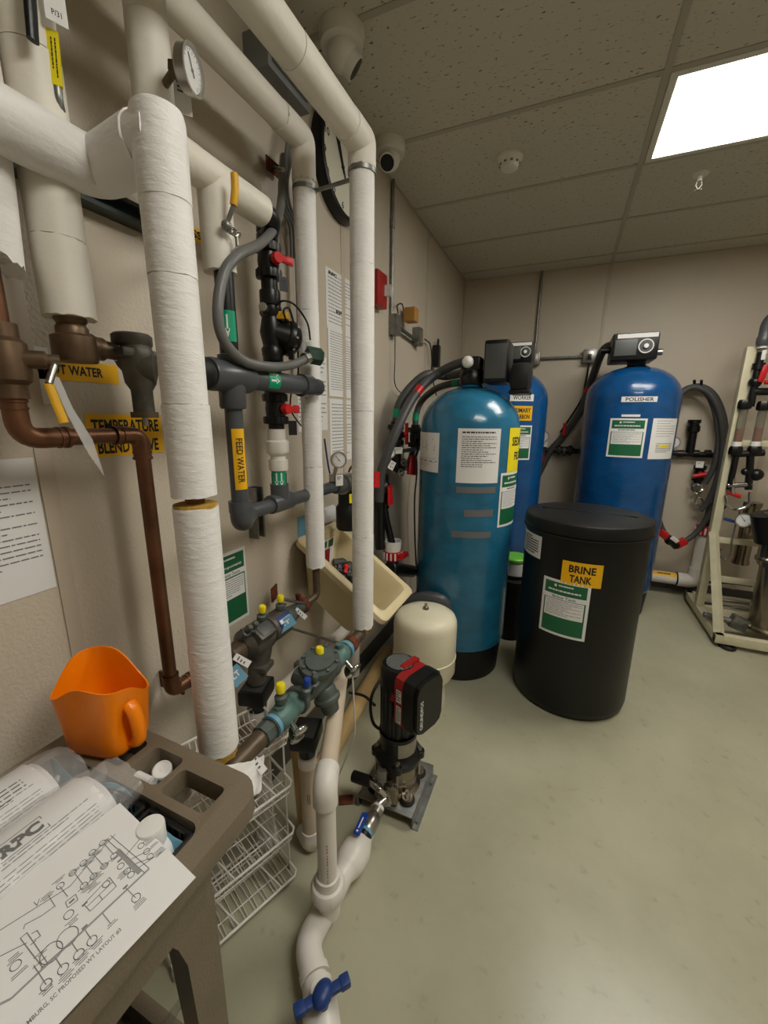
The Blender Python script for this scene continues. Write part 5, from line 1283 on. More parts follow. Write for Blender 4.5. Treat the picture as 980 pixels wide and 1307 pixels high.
# ================================================================ HOSES AND VALVES BY THE TEAL TANK
def hose(name, label, pl, r, m, group=None, bands=()):
    q = [W(*p) for p in pl]; t = thing(name, label, 'hose', q[0], group)
    MB().tube(q, r, 16, smooth=True).build('hose', m, t)
    cr = crom(q)
    for fr, mm in bands:
        i = int(fr*(len(cr)-2)); d = (cr[i+1]-cr[i]).normalized(); MB().cyl(cr[i]-d*.025, cr[i]+d*.025, r+.001, n=16).build('tape_band', mm, t)
    return t
hx = -.86
hose('tank_hose', 'upper grey hose arching from the teal tank head to the low red levers', [(604, 462, 'y', 2.25), (585, 464, 'y', 2.24), (560, 476, 'x', -.68), (538, 494, 'x', -.74), (522, 516, 'x', -.77), (508, 545, 'x', -.79), (494, 580, 'x', -.83), (486, 605, 'x', -.86), (484, 640, 'x', -.87)], .024, m_hose, 'tank hoses', ((.42, m_red),))
hose('tank_hose', 'grey hose arching behind, from the teal tank head to the valve with green tape', [(598, 474, 'y', 2.29), (570, 480, 'x', -.68), (545, 478, 'x', -.76), (524, 494, 'x', -.84), (510, 515, 'x', -.88), (506, 535, 'x', -.89), (505, 548, 'x', -.89)], .024, m_hose, 'tank hoses', ((.8, m_ltgreen),))
hose('tank_hose', 'short grey hose from the teal tank shoulder to the black valve beside the tank', [(596, 488, 'y', 2.36), (575, 490, 'y', 2.42), (555, 497, 'y', 2.5), (538, 512, 'x', -.86), (531, 530, 'x', -.89), (530, 545, 'x', -.89)], .02, m_hose, 'tank hoses', ((.15, m_ltgreen), (.85, m_ltgreen)))
def wvalve(pxa, pya, pxb, pyb, x): return (W(pxa, pya, 'x', x), W(pxb, pyb, 'x', x))
t = thing('valve_manifold', 'cluster of black valves with gauge where the grey hoses meet the wall', 'valve manifold', W(510, 590, 'x', hx))
def vv(px, py, x, L, r, hm, hd, ax=Z): union_valve(t, W(px, py, 'x', x), ax, r, L, m_black, hm, hd, .05, 'valve')
vv(505, 555, -.89, .15, .036, m_red, (.5, .85, 0)); vv(530, 558, -.89, .16, .036, m_black, (.85, -.4, 0))
a, b = W(519, 540, 'x', -.87), W(519, 567, 'x', -.87); MB().tube([a, b], .017, 10, oval=.6).build('red_lever', m_red, t)
MB().tube([W(503, 577, 'x', -.88), W(540, 572, 'x', -.88)], .012, 6).build('bracket_bar', m_galv, t)
mb = MB().tube([W(505, 570, 'x', -.89), W(506, 600, 'x', -.89)], .03, 18).tube([W(530, 572, 'x', -.89), W(524, 592, 'x', -.89), W(508, 598, 'x', -.89)], .028, 18, .05); mb.build('black_fittings', m_black, t)
a, b = W(527, 582, 'x', -.83), W(525, 606, 'x', -.83); MB().tube([a, (a+b)/2, b], [.04, .05], 16, .02, oval=.5).build('red_butterfly', m_red, t)
gauge(t, W(497, 577, 'x', -.83), (.75, -.6, .1), .032, W(497, 590, 'x', -.87))
paper_tag(t, W(508, 575, 'x', -.83), (.8, -.6, 0), .055, .035); paper_tag(t, W(500, 594, 'x', -.82), (.8, -.6, 0), .035, .045, '21', None, .5)
for q in ((515, 590), (521, 597), (512, 603)): MB().torus(W(*q, 'x', -.85), (1, -.5, .3), .018, .006, 16, 8).build('hose_clamp', m_steel, t)
t = thing('drain_valve_pair', 'black standpipe with two red levers low on the wall above the white drain cup', 'valve manifold', W(490, 640, 'x', -.88))
mb = MB().tube([W(488, 605, 'x', -.88), W(489, 648, 'x', -.88)], .034, 20).tube([W(484, 612, 'x', -.88), W(485, 700, 'x', -.88)], .028, 18).tube([W(489, 640, 'x', -.88), W(494, 668, 'x', -.87), W(501, 697, 'x', -.83)], .02, 16, .05).sph(W(489, 622, 'x', -.87), .042, 16)
mb.build('black_fittings', m_black, t)
for (q, r_) in (((481, 602), (480, 622)), ((497, 620), (498, 643))):
    a, b = W(*q, 'x', -.83), W(*r_, 'x', -.83); MB().tube([a, (a+b)/2, b], [.026, .03], 12, .03, oval=.5).build('red_lever', m_red, t)
t = thing('drain_funnel', 'white and red slotted drain adapter above a black valve beside the teal tank', 'drain fitting', W(502, 705, 'x', -.82))
c = W(501, 699, 'x', -.82)
MB().lathe([(.028, -.04), (.046, -.035), (.05, .022), (.044, .022), (.04, -.03), (.028, -.04)], c+Z*.02, Z, 28).build('white_cup', m_white, t)
MB().lathe([(0, -.07), (.045, -.07), (.052, -.06), (.052, -.015), (0, -.015)], c, Z, 28).build('red_ring', m_red, t)
mb = MB()
for k in range(14):
    a = 2*pi*k/14; mb.box(c+Vector((cos(a)*.052, sin(a)*.052, -.04)), (.006, .008, .04), (0, 0, a))
mb.build('white_slots', m_white, t)
a, b = W(500, 726, 'x', -.8), W(526, 729, 'x', -.8)
mb = MB().cyl(a-(b-a)*.1, b, .038, bev=.006).cyl(b, b+(b-a)*.5, .025, bev=.004).cyl(c-Z*.16, c-Z*.06, .035); mb.build('black_valve', m_black, t)
MB().tube([W(511, 711, 'x', -.76), W(518, 707, 'x', -.76)], .018, 10).build('red_lever', m_red, t)
mb = MB().tube([W(515, 768, 'y', 2.0), W(545, 760, 'y', 2.0), W(570, 766, 'y', 2.02), W(571, 790, 'y', 2.03)], .03, 18, .05)
t = tag(mb.build('grey_tee_pipe', m_pvcgrey), 'dark grey pipe elbow above the cream tank, in front of the teal tank', 'pipe')
t = tag(MB().tube([W(530, 560, 'x', -.93), W(532, 600, 'x', -.93), W(529, 640, 'x', -.93), W(530, 700, 'x', -.93), W(534, 760, 'x', -.93)], .006, 8, smooth=True).build('extension_lead', m_blackrub), 'thin black cord hanging down the wall beside the teal tank', 'cord', 'power cords')

# ================================================================ BACK WALL
yb = YB-.02
CX_ = W(687, 400, 'y', yb).x
t = thing('conduit', 'steel conduit from ceiling down the back wall, branching sideways to an outlet box', 'conduit', (CX_, yb, 1.9))
zq = W(685, 458, 'y', yb).z
MB().cyl((CX_, yb, zq), (CX_, yb, CEIL), .012, n=14).build('tube', m_galv, t)
xr = W(752, 455, 'y', yb).x; zr = W(752, 455, 'y', yb).z
MB().cyl((CX_, yb, zq-.0), (xr, yb, zr), .012, n=14).build('tube', m_galv, t)
for x_, z_ in ((CX_, zq), (xr, zr)):
    b = MB().box((x_, yb-.02, z_), (.1, .06, .11), None, .008).build('outlet_box', m_galv, t); b2 = MB().box((x_, yb-.053, z_), (.06, .008, .07), None, .002).build('receptacle', m_steel, b)
MB().box((xr-.0, yb-.07, zr-.01), (.03, .04, .04), None, .004).build('plug', m_black, t)
hose('tank_hose', 'thick grey hose sloping down along the back wall from the POLISHER tank head', [(786, 440, 'y', 3.6), (770, 447, 'y', 3.7), (756, 482, 'y', 3.9), (742, 522, 'y', 3.98), (720, 555, 'y', 4.02), (703, 575, 'y', 4.03), (692, 595, 'y', 4.03), (684, 612, 'y', 4.03)], .03, m_hose, 'tank hoses', ((.35, m_red),))
t = tag(MB().tube([W(752, 462, 'y', 4.04), W(747, 490, 'y', 4.04), W(742, 510, 'y', 4.04), W(715, 552, 'y', 4.05)], .008, 8, smooth=True).build('extension_lead', m_blackrub), 'black cord dropping from the outlet box near the POLISHER head', 'cord', 'power cords')
hose('tank_hose', 'grey hose hanging vertically on the back wall beside the WORKER tank', [(693, 570, 'y', 4.0), (690, 590, 'y', 4.0), (684, 612, 'y', 4.0), (683, 640, 'y', 4.0), (682, 690, 'y', 4.0)], .026, m_hose, 'tank hoses', ((.2, m_red),))
t = thing('valve_manifold', 'black back wall pipe with red lever between the two royal blue tanks', 'valve manifold', W(710, 575, 'y', 4.03))
mb = MB().tube([W(686, 574, 'y', 4.03), W(740, 576, 'y', 4.03)], .022, 16).tube([W(693, 560, 'y', 4.03), W(693, 590, 'y', 4.03)], .028, 16); mb.build('black_pipe', m_black, t)
union_valve(t, W(720, 575, 'y', 4.02), X, .035, .16, m_black, m_black, (0, -1, .2), .05, 'valve')
a, b = W(721, 540, 'y', 3.98), W(719, 556, 'y', 3.98); MB().tube([a, b], .022, 10, oval=.6).build('red_lever', m_red, t)
gauge(t, W(693, 557, 'y', 3.97), (0, -1, .05), .05, W(693, 572, 'y', 4.03)); paper_tag(t, W(695, 567, 'y', 3.95), (0, -1, 0), .05, .045)
# manifold right of polisher
t = thing('valve_manifold', 'black horizontal pipe with upright stub inside the hose coil on the back wall', 'valve manifold', W(880, 580, 'y', 4.03))
mb = MB().tube([W(855, 578, 'y', 4.03), W(926, 582, 'y', 4.03)], .022, 16)
for q in (868, 888, 903): mb.tube([W(q-4, 579, 'y', 4.03), W(q+4, 579, 'y', 4.03)], .03, 16)
mb.build('black_pipe', m_black, t)
a, b = W(880, 578, 'y', 4.03), W(884, 552, 'y', 4.03); mb = MB().cyl(a, b, .03); mb.lathe([(0, 0), (.036, 0), (.045, .01), (.045, .05), (.036, .055), (.036, .07), (.045, .075), (.045, .1), (0, .1)], b, b-a, 24); mb.build('upright_stub', m_black, t)
gauge(t, W(860, 565, 'y', 3.98), (0, -1, .05), .045, W(858, 576, 'y', 4.03))
union_valve(t, W(892, 604, 'y', 4.02), Z, .034, .16, m_black, m_red, (0, -1, 0), .06, 'valve')
paper_tag(t, W(893, 593, 'y', 3.95), (0, -1, 0), .05, .05)
MB().tube([W(884, 608, 'y', 3.96), W(903, 605, 'y', 3.96)], .018, 10).build('red_lever', m_red, t)
MB().torus(W(890, 623, 'y', 3.98), (0, -1, .4), .035, .012, 18, 8).build('hose_clamp', m_chrome, t); MB().torus(W(892, 640, 'y', 3.98), (.3, -1, .4), .03, .01, 18, 8).build('hose_clamp', m_chrome, t)
# hose coil
grp = 'coiled hoses on the back wall'
coil = [('outer grey hose of the coil on the back wall beside the POLISHER tank', [(852, 520, 'y', 3.85), (872, 499, 'y', 4.0), (893, 493, 'y', 4.02), (912, 505, 'y', 4.02), (924, 535, 'y', 4.01), (927, 575, 'y', 3.98), (921, 615, 'y', 3.96), (908, 650, 'y', 3.95), (890, 678, 'y', 3.94), (868, 695, 'y', 3.92)]),
        ('inner grey hose of the coil, ending at the red lever valve', [(856, 514, 'y', 3.83), (876, 496, 'y', 3.96), (897, 497, 'y', 3.96), (911, 520, 'y', 3.96), (917, 560, 'y', 3.95), (911, 595, 'y', 3.93), (899, 618, 'y', 3.93)]),
        ('middle grey hose of the coil, ending by the loose clamp on the back wall', [(855, 517, 'y', 3.88), (880, 495, 'y', 3.92), (904, 502, 'y', 3.92), (919, 530, 'y', 3.92), (922, 575, 'y', 3.91), (915, 612, 'y', 3.9), (903, 640, 'y', 3.9), (893, 652, 'y', 3.9)])]
for lab, pl in coil: hose('coiled_hose', lab, pl, .021, m_hose, grp)
for px in (886, 895):
    t = tag(MB().tube([W(px, 495, 'y', YB), W(px, 495, 'y', 4.0), W(px, 485, 'y', 3.98)], .01, 8, .02).build('hose_hook', m_black), 'black hook holding the hose coil, %s' % ('nearer the POLISHER tank' if px == 886 else 'nearer the steel rack'), 'hook', 'hose hooks')
t = thing('hose_valve', 'red and black valve on the hose end beside the POLISHER tank', 'valve', W(862, 692, 'y', 3.9))
a, b = W(846, 681, 'y', 3.85), W(864, 698, 'y', 3.88); mb = MB().cyl(a, b, .03, bev=.005); mb.sph((a+b)/2, .042, 14); mb.build('valve_body', m_black, t)
MB().box(a+Vector((0, -.02, 0)), (.07, .05, .05), (.3, .6, 0), .008).build('red_union', m_red, t); MB().box((a+b)/2+Vector((.02, -.04, .02)), (.06, .02, .03), (.2, .6, 0), .004).build('white_lever', m_white, t)
a = W(868, 693, 'y', 3.9); MB().box(a, (.09, .06, .06), (0, -.7, 0), .01).build('red_end', m_red, t)
hose('tank_hose', 'short grey hose dropping behind the brine tank from the POLISHER tank valve', [(838, 650, 'y', 3.88), (842, 668, 'y', 3.88), (847, 680, 'y', 3.88)], .022, m_hose, 'tank hoses')
# white drain on the back wall
zd = W(850, 737, 'y', 4.0).z; xe = W(888, 737, 'y', 4.0).x
t = thing('drain_pipe', 'large white drain pipe along the foot of the back wall with upright and red ring', 'drain', (xe, 4.0, zd))
zt = W(899, 678, 'y', 4.0).z
mb = MB().cyl((-.3, 4.0, zd-.0), (xe-.03, 4.0, zd), .05).cyl((xe, 4.0, zd+.05), (xe, 4.0, zt), .05); mb.build('pipe', m_pvc, t)
mb = MB().tube([(xe-.13, 4.0, zd), (xe, 4.0, zd), (xe, 4.0, zd+.12)], .058, 24, .08); mb.build('elbow', m_pvc, t)
MB().torus((xe-.135, 4.0, zd), X, .056, .006).build('black_band', m_black, t)
MB().lathe([(0, 0), (.062, 0), (.066, .01), (.066, .075), (0, .08)], (xe, 4.0, zt-.03), Z, 28).build('red_ring', m_red, t)
mb = MB()
for k in range(14):
    a = 2*pi*k/14; mb.box((xe+cos(a)*.066, 4.0+sin(a)*.066, zt+.008), (.006, .012, .055), (0, 0, a))
mb.build('white_slots', m_white, t)
MB().tube([(xe, 4.0, zt), (xe+.01, 4.0, zt+.2), (xe+.05, 4.01, zt+.24), (xe+.09, 4.03, zt+.2)], .03, 14, .05).build('black_tube', m_black, t)
fn = lambda u, v, w: Vector((.8+u, 4.0-(.0505+w)*cos(.9+v/.05), zd+(.0505+w)*sin(.9+v/.05)))
o = MB().rect(fn, -.0, -.02, .2, .025, 0, .0006, 1, 4).build('yellow_label', m_yellow, t); MB().para(fn, .05, -.008, .15, .014, 1, .001, .7, .95, 3).build('lettering', m_ink, o)

# ================================================================ STEEL RACK WITH RO TUBES
RYB, RYF = 3.93, 3.14; RXL = 1.055; RXR = 2.1
t = thing('filter_rack', 'ivory steel rack with stainless housings and red float flow tubes', 'filter rack', (RXL+.4, 3.5, 0))
wd = .05
mb = MB().bx((RXL, RYF, .03), (RXR, RYF+wd, .09), .003).bx((RXL, RYB-wd, .03), (RXR, RYB, .09), .003).bx((RXL, RYF, .03), (RXL+wd, RYB, .09), .003).bx((RXR-wd, RYF, .03), (RXR, RYB, .09), .003)
yp = W(890, 775, 'x', RXL+.02).y
mb.bx((RXL+wd, yp-.025, .03), (RXR, yp+.025, .09), .003)
mb.build('base_frame', m_frame, t)
zt = W(955, 442, 'x', RXL).z
MB().bx((RXL, yp-.03, .09), (RXL+.05, yp+.03, zt), .003).build('post', m_frame, t)
MB().bx((RXR-.05, yp-.03, .09), (RXR, yp+.03, zt), .003).build('post', m_frame, t)
for z in (zt-.03, W(930, 565, 'y', yp).z, W(930, 690, 'y', yp).z, W(930, 740, 'y', yp).z): MB().bx((RXL+.05, yp-.02, z-.02), (RXR-.05, yp+.02, z+.02), .002).build('cross_rail', m_frame, t)
zq = W(905, 678, 'x', RXL).z
for x_ in (RXL+.0, RXR-.05): MB().tube([(x_+.022, yp-.02, zq), (x_+.022, RYF+.03, .09)], .03, 4).build('brace', m_frame, t)
for x_, y_ in ((RXL+.05, RYF+.03), (RXL+.05, RYB-.03), (RXR-.05, RYF+.03), (RXR-.05, RYB-.03)):
    mb = MB().torus((x_+.03, y_-.02, .012), (0, 0, 1), .035, .01, 20, 8); mb.cyl((x_, y_, 0), (x_, y_, .035), .02); mb.build('levelling_foot', m_blackrub, t)
yq = yp-.05
def col(px, py): return W(px, py, 'y', yq)
# two flow tubes
for (x0, y0, x1, y1) in ((950, 520, 941, 575), (974, 522, 966, 575)):
    a, b = col(x1, y1), col(x0, y0); a = Vector((b.x, a.y, a.z))
    tb = MB().cyl(a, b, .025).build('flow_tube', m_acryl, t)
    MB().cyl(a+Z*.03, a+Z*.15, .0185).build('red_float', m_red, tb)
    for p in (a, b):
        MB().lathe([(0, 0), (.036, 0), (.041, .012), (.041, .045), (.034, .06), (0, .06)], p-Z*.03+(Z*.02 if p is b else Vector()), Z, 8).build('tube_union', m_black, t)
    MB().cyl(a+Z*.03, a+Z*.06, .0275).build('white_ring', m_white, t)
a, b = col(958, 515), col(961, 450)
mb = MB().cyl((a.x, yq, a.z-.02), (a.x, yq, b.z), .022); mb.sph((a.x, yq, col(958, 488).z), .038, 16); mb.lathe([(0, 0), (.034, 0), (.034, .04), (0, .04)], (a.x, yq, col(958, 472).z), Z, 18); mb.tube([(a.x, yq, col(960, 500).z), (a.x+.25, yq, col(960, 500).z)], .024, 16); mb.build('black_fittings', m_black, t)
MB().box((a.x+.02, yq-.04, col(961, 478).z), (.035, .025, .11), (0, .15, 0), .01).tube([(a.x+.03, yq-.06, col(961, 489).z), (a.x+.3, yq-.06, col(961, 489).z)], .014, 10).build('red_handle', m_red, t)
MB().box((a.x+.008, yq-.0225, col(962, 454).z), (.022, .004, .06), None, .001).build('white_sticker', m_white, t)
MB().cyl((a.x, yq, col(962, 445).z), (a.x, yq, col(962, 441).z), .026).build('white_collar', m_white, t)
zz = col(962, 442).z
mb = MB().lathe([(0, 0), (.034, 0), (.04, .02), (.04, .05), (.034, .06), (.034, .09), (0, .09)], (a.x, yq, zz), Z, 24); mb.tube([(a.x, yq, zz+.05), (a.x, yq, zz+.17), (a.x+.1, yq-.05, zz+.22)], .034, 20, .06); mb.build('top_elbow', m_pvcgrey, t)
mb = MB()
mb.tube([col(940, 578), (col(940, 578).x, yq, col(935, 625).z)], .019, 16); mb.tube([col(958, 578), (col(965, 578).x, yq, col(958, 625).z)], .022, 16)
mb.tube([col(935, 580), col(975, 578)], .022, 16); mb.sph(col(965, 606), .042, 14); mb.sph(col(951, 602), .026, 12)
mb.build('lower_fittings', m_black, t)
mb = MB().tube([col(926, 632), col(930, 646), col(942, 650), col(955, 644), col(957, 628)], .011, 10, smooth=True).tube([col(945, 650), col(943, 665)], .01, 10).tube([col(928, 620), col(960, 618)], .02, 10).tube([col(934, 630), col(934, 610)], .018, 10)
mb.build('steel_tubing', m_chrome, t)
mb = MB().tube([col(920, 700), col(918, 708), col(925, 714), col(932, 706), col(934, 690), col(939, 668)], .006, 8, smooth=True); mb.build('copper_tubing', m_galv, t)
mb = MB().tube([col(928, 628), col(945, 634)], .014, 8); mb.build('red_knob', m_red, t)
MB().box(col(931, 664), (.07, .03, .02), (0, .2, 0), .006).build('blue_lever', m_navy, t)
gauge(t, col(946, 662)-Y*.05, (-.2, -1, .1), .05, col(942, 670))
# stainless housings
def housing(px0, px1, py0, py1, y, name='stainless_housing'):
    a, b = W(px0, py1, 'y', y), W(px1, py1, 'y', y); cx = (a.x+b.x)/2; r = (b.x-a.x)/2; z0 = max(a.z, .1); z1 = W((px0+px1)/2, py0, 'y', y).z
    mb = MB().lathe([(0, z0), (r*1.12, z0), (r*1.12, z0+.02), (r, z0+.03), (r, z1-.04), (r*1.15, z1-.03), (r*1.15, z1), (0, z1)], (cx, y, 0), Z, 32); return mb.build(name, m_stain, t)
housing(934, 955, 640, 718, yp+.12); housing(951, 1010, 716, 806, 3.35); housing(965, 1000, 655, 714, 3.4)
MB().cyl(W(985, 655, 'y', 3.38), W(990, 690, 'y', 3.38)-Z*.0, .11).build('black_cap', m_black, t)
q = W(942, 795, 'y', 3.35); mb = MB().box(q, (.1, .07, .09), (0, .3, 0), .012); mb.cyl(q, q-X*.2-Z*-.02, .02); mb.build('valve', m_galv, t)
mb = MB().tube([W(915, 765, 'y', 3.6), W(970, 772, 'y', 3.6)], .014, 10).tube([W(915, 775, 'y', 3.7), W(960, 778, 'y', 3.7)], .018, 10); mb.build('base_tubing', m_steel, t)
MB().tube([W(895, 743, 'y', 3.95), W(930, 744, 'y', 3.95), W(960, 748, 'y', 3.95)], .01, 8, smooth=True).build('cable', m_blackrub, t)
# ================================================================ WIRE BASKETS
K = Vector((-.655, .83, 0)); a_ = Vector((.36, .933, 0)); b_ = Vector((-.933, .36, 0)); LB = .37; DB = .18
t = thing('wire_basket_stand', 'white wire stand of stacked baskets on the floor beyond the cart', 'wire baskets', (-.75, .7, 0))
lv = [.03, .205, .385, .565]
for z in lv:
    P_ = lambda u, v, h: K-a_*u+b_*v+Z*(z+h)
    rim = MB().tube([P_(.012, 0, 0), P_(LB-.012, 0, 0), P_(LB, .012, 0), P_(LB, DB-.012, 0), P_(LB-.012, DB, 0), P_(.012, DB, 0), P_(0, DB-.012, 0), P_(0, .012, 0)], .004, 8, closed=True)
    low = -.035 if z > .1 else -.024
    rim.tube([P_(.01, .012, low), P_(LB-.01, .012, low)], .0025, 6).tube([P_(.01, DB-.012, low), P_(LB-.01, DB-.012, low)], .0025, 6)
    n = 22
    for k in range(n):
        u = .012+(LB-.024)*k/(n-1)
        rim.tube([P_(u, 0, 0), P_(u+(.006 if k % 2 else -.002), .012, low), P_(u, DB-.012, low), P_(u, DB, 0)], .0017, 5)
    for v in (.06, .12): rim.tube([P_(.0, v, low), P_(LB, v, low)], .0022, 6)
    rim.build('wire_basket', m_wire, t)
for v in (.05, DB-.03):
    for u in (.0, LB): MB().tube([K-a_*u+b_*v+Z*.0, K-a_*u+b_*v+Z*lv[-1]], .003, 8).build('upright', m_wire, t)
for i, z in enumerate(lv[:-1]):
    for s in (.06, .2): MB().tube([K-a_*s+b_*.0+Z*(z), K-a_*(s+.09)+b_*DB+Z*(lv[i+1]-.03)], .0025, 6).build('diagonal_wire', m_wire, t)

# ================================================================ CART
t = thing('utility_cart', 'taupe moulded plastic utility cart with end pockets, carrying the orange scoop', 'cart', (-.655, 0, 0))
xl, xr, yn, yf, zt = -.88, -.43, -.5, .466, .84
def rounded(x0, y0, x1, y1, z0, z1, r):
    pts = []
    for cx_, cy_, a0 in ((x1-r, y1-r, 0), (x0+r, y1-r, 90), (x0+r, y0+r, 180), (x1-r, y0+r, 270)):
        for k in range(7): an = radians(a0+15*k); pts.append((cx_+r*cos(an), cy_+r*sin(an)))
    return MB().prism(pts, (0, 0, z0), X, Y, z1-z0)
tray = rounded(xl, yn, xr, yf, .80, zt, .05).build('top_tray', m_cart, t)
body = [rounded(xl+.02, yn+.02, xr-.026, .372, .712, .805, .03).build('cut', m_cart), rounded(xl+.02, .36, -.596, .45, .76, .805, .01).build('cut', m_cart)]
for c_ in body: md = tray.modifiers.new('u', 'BOOLEAN'); md.operation = 'UNION'; md.object = c_; md.solver = 'EXACT'
cuts = [rounded(xl+.045, yn+.045, xr-.04, .36, .748, 1, .02), rounded(xl+.035, yn+.04, xr-.04, .35, .6, .735, .02), rounded(-.845, .38, -.70, .444, .79, 1, .012), rounded(-.68, .38, -.602, .444, .778, 1, .012), rounded(-.588, .376, -.484, .428, .6, 1, .01)]
cuts = [c_.build('cut', m_cart) for c_ in cuts]
for c_ in cuts: md = tray.modifiers.new('b', 'BOOLEAN'); md.operation = 'DIFFERENCE'; md.object = c_; md.solver = 'EXACT'
md = tray.modifiers.new('bev', 'BEVEL'); md.width = .005; md.segments = 3; md.limit_method = 'ANGLE'; md.angle_limit = radians(50)
bpy.context.view_layer.update()
dg = bpy.context.evaluated_depsgraph_get(); nm = bpy.data.meshes.new_from_object(tray.evaluated_get(dg)); tray.modifiers.clear(); tray.data = nm
for c_ in cuts+body: bpy.data.objects.remove(c_)
nm.shade_smooth(); nm.set_sharp_from_angle(angle=radians(40))
mb = MB()
sx0, sx1, sy1 = xl+.02, xr-.026, .36
mb.bx((sx0, yn, .2), (sx1, sy1, .235), .01); mb.bx((sx0, yn, .2), (sx0+.03, sy1, .29), .01); mb.bx((sx1-.03, yn, .2), (sx1, sy1, .29), .01); mb.bx((sx0, sy1-.03, .2), (sx1, sy1, .29), .01)
mb.build('lower_shelf', m_cart, t)
for x_, s in ((xr-.025, -1), (xl+.019, 1)):
    for y_, q in ((.364, -1), (yn+.01, 1)):
        mb = MB(); vs = []
        for z, wx, wy in ((.24, .045, .062), (.45, .042, .058), (.64, .045, .064), (.69, .045, .075), (.725, .045, .09)):
            vs += [(x_+s*.003, y_+q*.004, z), (x_+s*wx, y_+q*.004, z), (x_+s*wx, y_+q*wy, z), (x_+s*.003, y_+q*wy, z)]
            x_c = x_
        fs = [(3, 2, 1, 0), (16, 17, 18, 19)]
        for i in range(4):
            for k in range(4): fs.append((i*4+k, i*4+(k+1) % 4, i*4+4+(k+1) % 4, i*4+4+k))
        mb.add([(a, b, z) for a, b, z in vs], fs); mb.build('leg', m_cart, t)
for x_ in (xl+.06, xr-.06):
    for y_ in (yn+.08, .29):
        w_ = MB().cyl((x_-.014, y_, .05), (x_+.014, y_, .05), .05, bev=.006); w_.bx((x_-.02, y_-.02, .06), (x_-.016, y_+.02, .16)); w_.bx((x_+.016, y_-.02, .06), (x_+.02, y_+.02, .16)); w_.bx((x_-.03, y_-.03, .16), (x_+.03, y_+.03, .2)); w_.build('caster', m_blackrub, t)

# ---- things on the cart
# orange scoop
ox, oy, oz = -.776, .416, zt+.001
oc = Vector((ox, oy, oz))
rot_ = radians(14)
def sq(a, w_, d_, p=4.2):
    ca, sa = cos(a), sin(a); k = (abs(ca)**p+abs(sa)**p)**(-1/p); return ca*k*w_, sa*k*d_
N = 64; vs = []; fs = []
hts = [0, .006, .02, .06, .1, 1]
def rimh(a): return .145+.026*cos(2*(a-radians(128)))*.9+.006*cos(4*a)+.014*cos(a-radians(185))
levels = []
def ringpts(f, s, zz=None):
    out = []
    for k in range(N):
        a = 2*pi*k/N; h = rimh(a)*f if zz is None else zz
        w_ = .062+.012*h/.14; d_ = .048+.012*h/.14
        x, y = sq(a, (w_-s), (d_-s)); 
        # grip hollow on the camera-right face
        g = math.exp(-((a-radians(335)) if a > pi else (a+2*pi-radians(335)))**2/.22**2)*math.exp(-((h-.07)/.035)**2)*.012
        x *= 1-g/.06; y *= 1-g/.06
        out.append(oc+Vector((x*cos(rot_)-y*sin(rot_), x*sin(rot_)+y*cos(rot_), h)))
    return out
rings = [ringpts(0, .012, 0), ringpts(0, .004, .003), ringpts(0, 0, .012)]+[ringpts(f_, 0) for f_ in (.25, .4, .55, .7, .85, 1)]+[ringpts(1, .0025)]+[ringpts(f_, .003) for f_ in (.8, .6, .4, .2)]+[ringpts(0, .01, .008)]
mb = MB()
for r_ in rings: vs += r_
for i in range(len(rings)-1):
    for k in range(N): fs.append((i*N+k, i*N+(k+1) % N, (i+1)*N+(k+1) % N, (i+1)*N+k))
fs.append(tuple(range(N))[::-1]); fs.append(tuple(range((len(rings)-1)*N, len(rings)*N)))
mb.add(vs, fs)
t = thing('orange_scoop', 'orange plastic scoop jug standing on the far corner of the cart', 'scoop', oc)
mb.build('jug', m_orange, t, 60)
d = Vector((cos(rot_-.15), sin(rot_-.15), 0)); p0 = oc+d*.064
MB().tube([p0+Z*.105-d*.004, p0+d*.012+Z*.088, p0+d*.018+Z*.05, p0+d*.013+Z*.024, p0-d*.004+Z*.018], .0105, 14, smooth=True, oval=1.3).build('handle', m_orange, t)
# tubes and lid in the first pocket
a, b = W(170, 988, 'z', .815), W(196, 1000, 'z', .815)
t = thing('sample_tube', 'clear sample tube with printed white label in the cart pocket', 'tube', a)
MB().tube([a, b], .0085, 16).build('tube', m_clear, t); o = MB().cyl(a+(b-a)*.2, a+(b-a)*.85, .0088).build('label', m_paper, t)
MB().cyl(a-(b-a).normalized()*.008, a+(b-a).normalized()*.004, .0098).build('cap', m_white, t)
p = W(207, 984, 'z', .815); nrm = TOCAM(p)*.6+Z*.8; nrm.normalize()
t = thing('sample_vial', 'clear vial with round white screw top standing in the cart pocket', 'vial', p)
MB().lathe([(0, 0), (.0165, 0), (.0175, .003), (.0175, .012), (.016, .014), (.013, .0145), (.013, .0135), (0, .0135)], p-nrm*.007, nrm, 32).build('screw_top', m_white, t)
MB().cyl(p+nrm*.0063, p+nrm*.0072, .003).build('centre_pip', m_white, t)
MB().tube([p-Vector((.012, .01, .012)), p+Vector((-.02, -.012, -.04))], .009, 14).build('glass_body', m_clear, t)
# white bottle
p = W(190, 1043, 'z', .885); pz = Vector((p.x, p.y, .7485))
t = thing('white_bottle', 'white screw capped bottle in the tray behind the layout drawing', 'bottle', pz)
ax = Z
MB().lathe([(0, 0), (.028, 0), (.031, .004), (.031, .06), (.026, .078), (.018, .088), (.018, .098), (0, .098)], pz, ax, 32).build('body', m_white, t)
MB().lathe([(.017, .09), (.02, .09), (.02, .098), (.017, .098), (.017, .09)], pz, ax, 40).build('collar', m_white, t)
MB().lathe([(0, .098), (.0198, .098), (.02, .118), (.0185, .121), (.013, .122), (.0, .1215)], pz, ax, 60, fn=lambda a, h: 1+(.012*sin(a*30) if .099 < h < .117 else 0)).build('cap', m_white, t)
